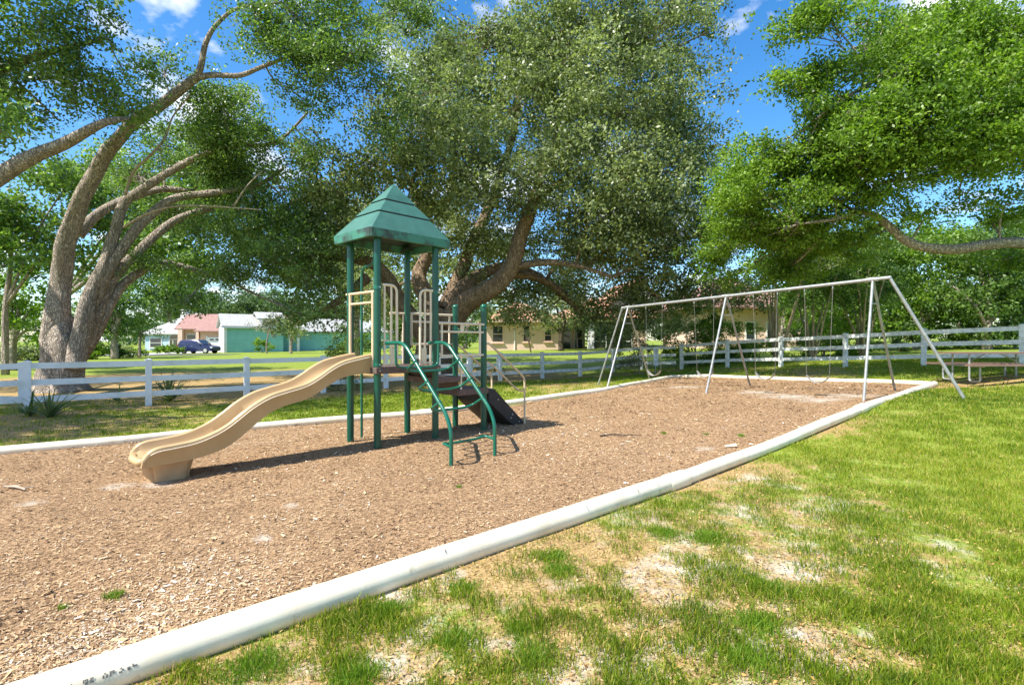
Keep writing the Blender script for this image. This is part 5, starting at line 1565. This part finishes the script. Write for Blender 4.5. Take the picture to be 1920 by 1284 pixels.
hbox(h, 'porch_column', 9.0, 9.3, 0, .3, 0, 3.4, 'white_trim')
hbox(h, 'back_wall', 7.2, 9.6, 1.8, 7.5, 0, 3.3, 'turq')
hbox(h, 'porch_roof', 7.65, 9.5, -.45, 7.6, 3.42, 3.56, 'roof_grey')
hbox(h, 'wing_wall', 9.6, 24, 3, 10, 0, 3.0, 'turq')
hbox(h, 'wing_corner', 9.5, 9.95, 2.92, 2.996, -.05, 3.0, 'white_trim')
hip(h, 9.4, 24, 3, 11, 3.0, 5.2, 'roof_grey', .5, name='wing_roof')

# pink roofed house with white garage door
h = house('pink roofed house with peach walls and a white garage door', 329, 78, R(8))
hbox(h, 'wall', 3.4, 11, 0, 8, 0, 3.0, 'peach')
hbox(h, 'entry_wall', 0, 3.4, 1.6, 8, 0, 3.9, 'peach')
gable(h, -.1, 11.5, 1.4, 9, 3.6, 5.7, 'roof_red', .5, 'x', .15, gm='peach')
hip(h, 3.2, 11, -.1, 6, 3.0, 4.9, 'roof_red', .5, name='garage_roof', rl=2.6)
gd = hbox(h, 'garage_door', 4.4, 9.4, -.08, -.004, 0, 2.2, 'white_trim')
for i in range(6):
    hbox(gd, 'door_light', 4.75 + i * .78, 5.25 + i * .78, -.10, -.079, 1.72, 1.98, 'pane')
hbox(h, 'door_surround', 4.2, 4.396, -.07, -.004, 0, 2.35, 'white_trim')
hbox(h, 'column', -.1, .5, .9, 1.5, 0, 3.6, 'beige_wall')
hbox(h, 'column', 2.4, 2.8, .9, 1.3, 0, 3.6, 'beige_wall')
window(h, 1.5, .5, 2.6, 1.2, 1.6, 2)
for i, x in enumerate((2.2, 6.6, 10.4)):
    hbox(h, 'roof_vent', x, x + 1.3, 4.6, 4.9, 5.35, 5.55, 'roof_red')
hbox(h, 'number_plate', 6.6, 7.3, -.03, -.004, 2.45, 2.6, 'black_metal')

# pale blue house
h = house('pale blue house with grey roof and white chimney at far left', 272, 84, R(-4))
hbox(h, 'wall', 0, 9, 0, 8, 0, 2.6, 'blue_wall')
hip(h, 0, 10.5, 0, 9, 2.6, 6.2, 'roof_grey', .5)
window(h, 1.8, .6, 2.0, 1.8, 0, 1)
fo = window(h, 5.4, .2, 1.8, 2.6, 0, 0)
for i in range(3): hbox(fo, 'mullion', 4.6 + i * .8, 4.68 + i * .8, -.07, -.031, .2, 1.8, 'white_trim')
ar = MB(); pts = [(5.4 + 1.3 * math.cos(a), 1.89 + .9 * math.sin(a)) for a in np.linspace(0, math.pi, 13)]
ar.prism(pts, 0, .05, (VV(0, 1, 0), VV(1, 0, 0), VV(0, 0, 1), VV(0, -.09, 0))).build('arch_light', M['pane'], fo, world=False)
ch = hbox(h, 'chimney', 3.4, 4.3, 3.4, 4.3, 3.5, 6.6, 'white_trim')
hbox(ch, 'chimney_cap', 3.3, 4.4, 3.3, 4.4, 6.6, 6.75, 'white_trim')

# house with a red hip roof behind the turquoise one
h = house('house with red hip roof peeping over the turquoise house', 470, 108, 0)
hbox(h, 'wall', 0, 10, 0, 9, 0, 5.4, 'peach')
hip(h, 0, 10, 0, 9, 5.4, 8.2, 'roof_red', .6)

# beige house beyond the centre fence
h = house('beige stucco house with terracotta roof and screened porch beyond the fence', 912, 47, R(6))
hbox(h, 'wall', 0, 6.5, 0, 9, 0, 2.75, 'beige_wall')
hip(h, 0, 6.5, 0, 9, 2.72, 4.9, 'roof_terra', .55, rl=.02)
for x, w, z0, z1 in ((1.0, .85, .95, 2.3), (3.55, .5, 1.0, 2.35), (5.5, .55, 1.05, 2.0)):
    window(h, x, z0, z1, w, 0, 1, fm='beige_wall')
gu = hbox(h, 'gutter', -.6, 7.1, -.68, -.56, 2.66, 2.8, 'beige_wall')
MB().tube(round_path([VV(2.2, -.6, 2.66), VV(2.2, -.45, 2.5), VV(2.5, -.06, 2.3), VV(2.5, -.06, .05)], .1), .05, 8).build('downspout', M['white_trim'], h, world=False)
hbox(h, 'recess_wall', 6.5, 9.4, 2.2, 9, 0, 2.7, 'beige_wall')
window(h, 7.6, .3, 2.2, .8, 2.2, 1); window(h, 8.8, .3, 2.2, .7, 2.2, 1)
hbox(h, 'porch_column', 9.15, 9.65, -.2, .3, 0, 2.75, 'white_trim')
hbox(h, 'porch_screen', 9.66, 13.2, .05, .12, 0, 2.6, 'screen')
hbox(h, 'screen_rail', 9.66, 13.2, -.02, .045, .95, 1.03, 'white_trim')
for x in (10.8, 12.0, 13.2): hbox(h, 'screen_post', x - .05, x + .05, -.04, .04, 0, 2.65, 'white_trim')
hbox(h, 'porch_beam', 6.6, 13.6, -.2, .3, 2.76, 3.0, 'white_trim')
hbox(h, 'porch_wall', 13.2, 14.5, 0, 9, 0, 2.75, 'beige_wall')
hip(h, 6.6, 14.8, -.1, 9.4, 3.0, 5.3, 'roof_terra', .5, name='porch_roof')
gable(h, 11.6, 16.6, 1.0, 9, 4.6, 6.65, 'roof_terra', .35, 'y', .14, name='gable_roof', gm='gable_grey')
hbox(h, 'gable_base', 11.6, 16.6, 1.0, 9, 2.7, 4.6, 'gable_grey')

# house behind the swings
h = house('cream house with brick red hip roof behind the middle of the swing set', 1310, 42, R(4))
hbox(h, 'wall', 0, 8.4, 0, 8, 0, 3.6, 'beige_wall')
hip(h, -.6, 8.6, -.2, 8.4, 3.3, 6.2, 'roof_red', .5, rl=.6)
window(h, 4.2, .9, 2.2, .7, 0, 1); window(h, 5.7, .9, 2.2, .25, 0, 0)
hbox(h, 'roof_vent', 2.2, 3.4, 1.6, 1.8, 4.92, 5.05, 'roof_red')

# ------------------------------------------------------------------ dark blue suv on the far drive
M['car_blue'] = mat('car_blue', (.018, .022, .075), (.015, .018, .065), rough=.22, spec=.6)
M['tyre'] = mat('tyre', (.02, .02, .02), rough=.8)
M['alloy'] = mat('alloy', (.6, .6, .6), rough=.3, metal=.6)
M['lamp'] = mat('lamp_clear', (.75, .75, .72), rough=.15)
M['lamp_red'] = mat('lamp_red', (.4, .02, .02), rough=.2)
cp_ = at(374, 642, 66); cp_.z = gz(cp_.x, cp_.y) + .02
car = thing('parked_car', 'dark blue estate suv parked before the white garage door', 'car', cp_, R(-6))
def section(x, hw, z0, z1, tw):
    return [VV(x, -hw, z0), VV(x, -hw * 1.02, z0 + (z1 - z0) * .5), VV(x, -hw * tw, z1), VV(x, hw * tw, z1), VV(x, hw * 1.02, z0 + (z1 - z0) * .5), VV(x, hw, z0)]
def secloft(rings, name, m, parent):
    n_ = len(rings[0]); vs = [p for r_ in rings for p in r_]; fs = []
    for i in range(len(rings) - 1):
        for j in range(n_): fs.append((i * n_ + j, i * n_ + (j + 1) % n_, (i + 1) * n_ + (j + 1) % n_, (i + 1) * n_ + j))
    fs += [tuple(range(n_ - 1, -1, -1)), tuple(range((len(rings) - 1) * n_, len(rings) * n_))]
    return MB().add(vs, fs).build(name, M[m], parent, auto=40, world=False)
body = secloft([section(-2.3, .78, .42, .95, .95), section(-2.2, .9, .3, 1.08, .94), section(-1.2, .93, .27, 1.1, .95), section(.9, .93, .27, 1.06, .94), section(1.7, .91, .28, .98, .9), section(2.2, .84, .32, .86, .88), section(2.34, .7, .42, .72, .9)], 'body', 'car_blue', car)
cabin = secloft([section(-2.2, .86, 1.05, 1.2, .95), section(-1.95, .86, 1.05, 1.62, .82), section(-.6, .87, 1.05, 1.7, .80), section(.2, .87, 1.05, 1.66, .80), section(1.05, .84, 1.02, 1.08, .92)], 'cabin', 'car_blue', car)
for sy in (-1, 1):
    for x0, x1, x2, x3 in ((-1.95, -1.15, -1.15, -1.8), (-1.08, -.15, -.15, -1.08), (-.08, .72, .15, -.08)):
        vs = [VV(x0, sy * .885, 1.12), VV(x1, sy * .885, 1.12), VV(x2, sy * .75, 1.56), VV(x3, sy * .75, 1.56)]
        MB().add(vs + [v - VV(0, sy * .05, 0) for v in vs], [(0, 1, 2, 3), (7, 6, 5, 4), (0, 4, 5, 1), (1, 5, 6, 2), (2, 6, 7, 3), (3, 7, 4, 0)]).build('side_window', M['pane'], cabin, world=False)
    MB().box(VV(2.12, sy * .68, .74), (.3, .32, .14)).build('headlight', M['lamp'], car, world=False)
    MB().box(VV(-2.24, sy * .78, .95), (.14, .2, .22)).build('tail_light', M['lamp_red'], car, world=False)
    MB().box(VV(.72, sy * 1.0, 1.12), (.12, .18, .13)).build('mirror', M['car_blue'], car, world=False)
    for dx in (-.3, -1.2): MB().box(VV(dx, sy * .955, .92), (.2, .03, .035)).build('door_handle', M['alloy'], body, world=False)
    MB().tube([VV(-1.7, sy * .66, 1.70), VV(-1.6, sy * .66, 1.75), VV(0, sy * .66, 1.74), VV(.1, sy * .66, 1.68)], .02, 6).build('roof_rail', M['black_metal'], cabin, world=False)
    for x in (-1.42, 1.42):
        w_ = MB().tube([VV(x, sy * .72, .36), VV(x, sy * .95, .36)], .36, 22).build('wheel', M['tyre'], car, auto=40, world=False)
        MB().tube([VV(x, sy * .94, .36), VV(x, sy * .962, .36)], [.24, .22], 18).build('rim', M['alloy'], w_, auto=40, world=False)
MB().add([VV(.32, -.68, 1.62), VV(.32, .68, 1.62), VV(1.02, .76, 1.12), VV(1.02, -.76, 1.12), VV(.36, -.68, 1.65), VV(.36, .68, 1.65), VV(1.06, .76, 1.14), VV(1.06, -.76, 1.14)], [(0, 1, 2, 3), (7, 6, 5, 4), (0, 4, 5, 1), (1, 5, 6, 2), (2, 6, 7, 3), (3, 7, 4, 0)]).build('windscreen', M['pane'], cabin, world=False)

# driveway and street beyond the left fence
M['concrete'] = mat('concrete', (.5, .48, .44), (.42, .4, .37), scale=2, rough=.9)
M['asphalt'] = mat('asphalt', (.09, .09, .09), (.06, .06, .06), scale=3, rough=.95)
def sheet(name, pts, m, dz):
    q = [Vector((p[0], p[1], gz(p[0], p[1]) + dz)) for p in pts]
    n_ = 24; vs = []
    for i in range(n_ + 1):
        for j in range(5):
            a = q[0].lerp(q[1], i / n_); b = q[3].lerp(q[2], i / n_); p = a.lerp(b, j / 4)
            vs.append((p.x, p.y, gz(p.x, p.y) + dz))
    fs = [(i * 5 + j, (i + 1) * 5 + j, (i + 1) * 5 + j + 1, i * 5 + j + 1) for i in range(n_) for j in range(4)]
    return tag(MB().add(vs, fs).build(name, M[m]), kind='structure')
sheet('driveway', [(-46.5, 58), (-44.5, 77.8), (-39.5, 77.8), (-40.5, 58)], 'concrete', .03)
sheet('street', [(-90, 50), (-30, 56), (-30.5, 60.5), (-90, 55)], 'asphalt', .025)
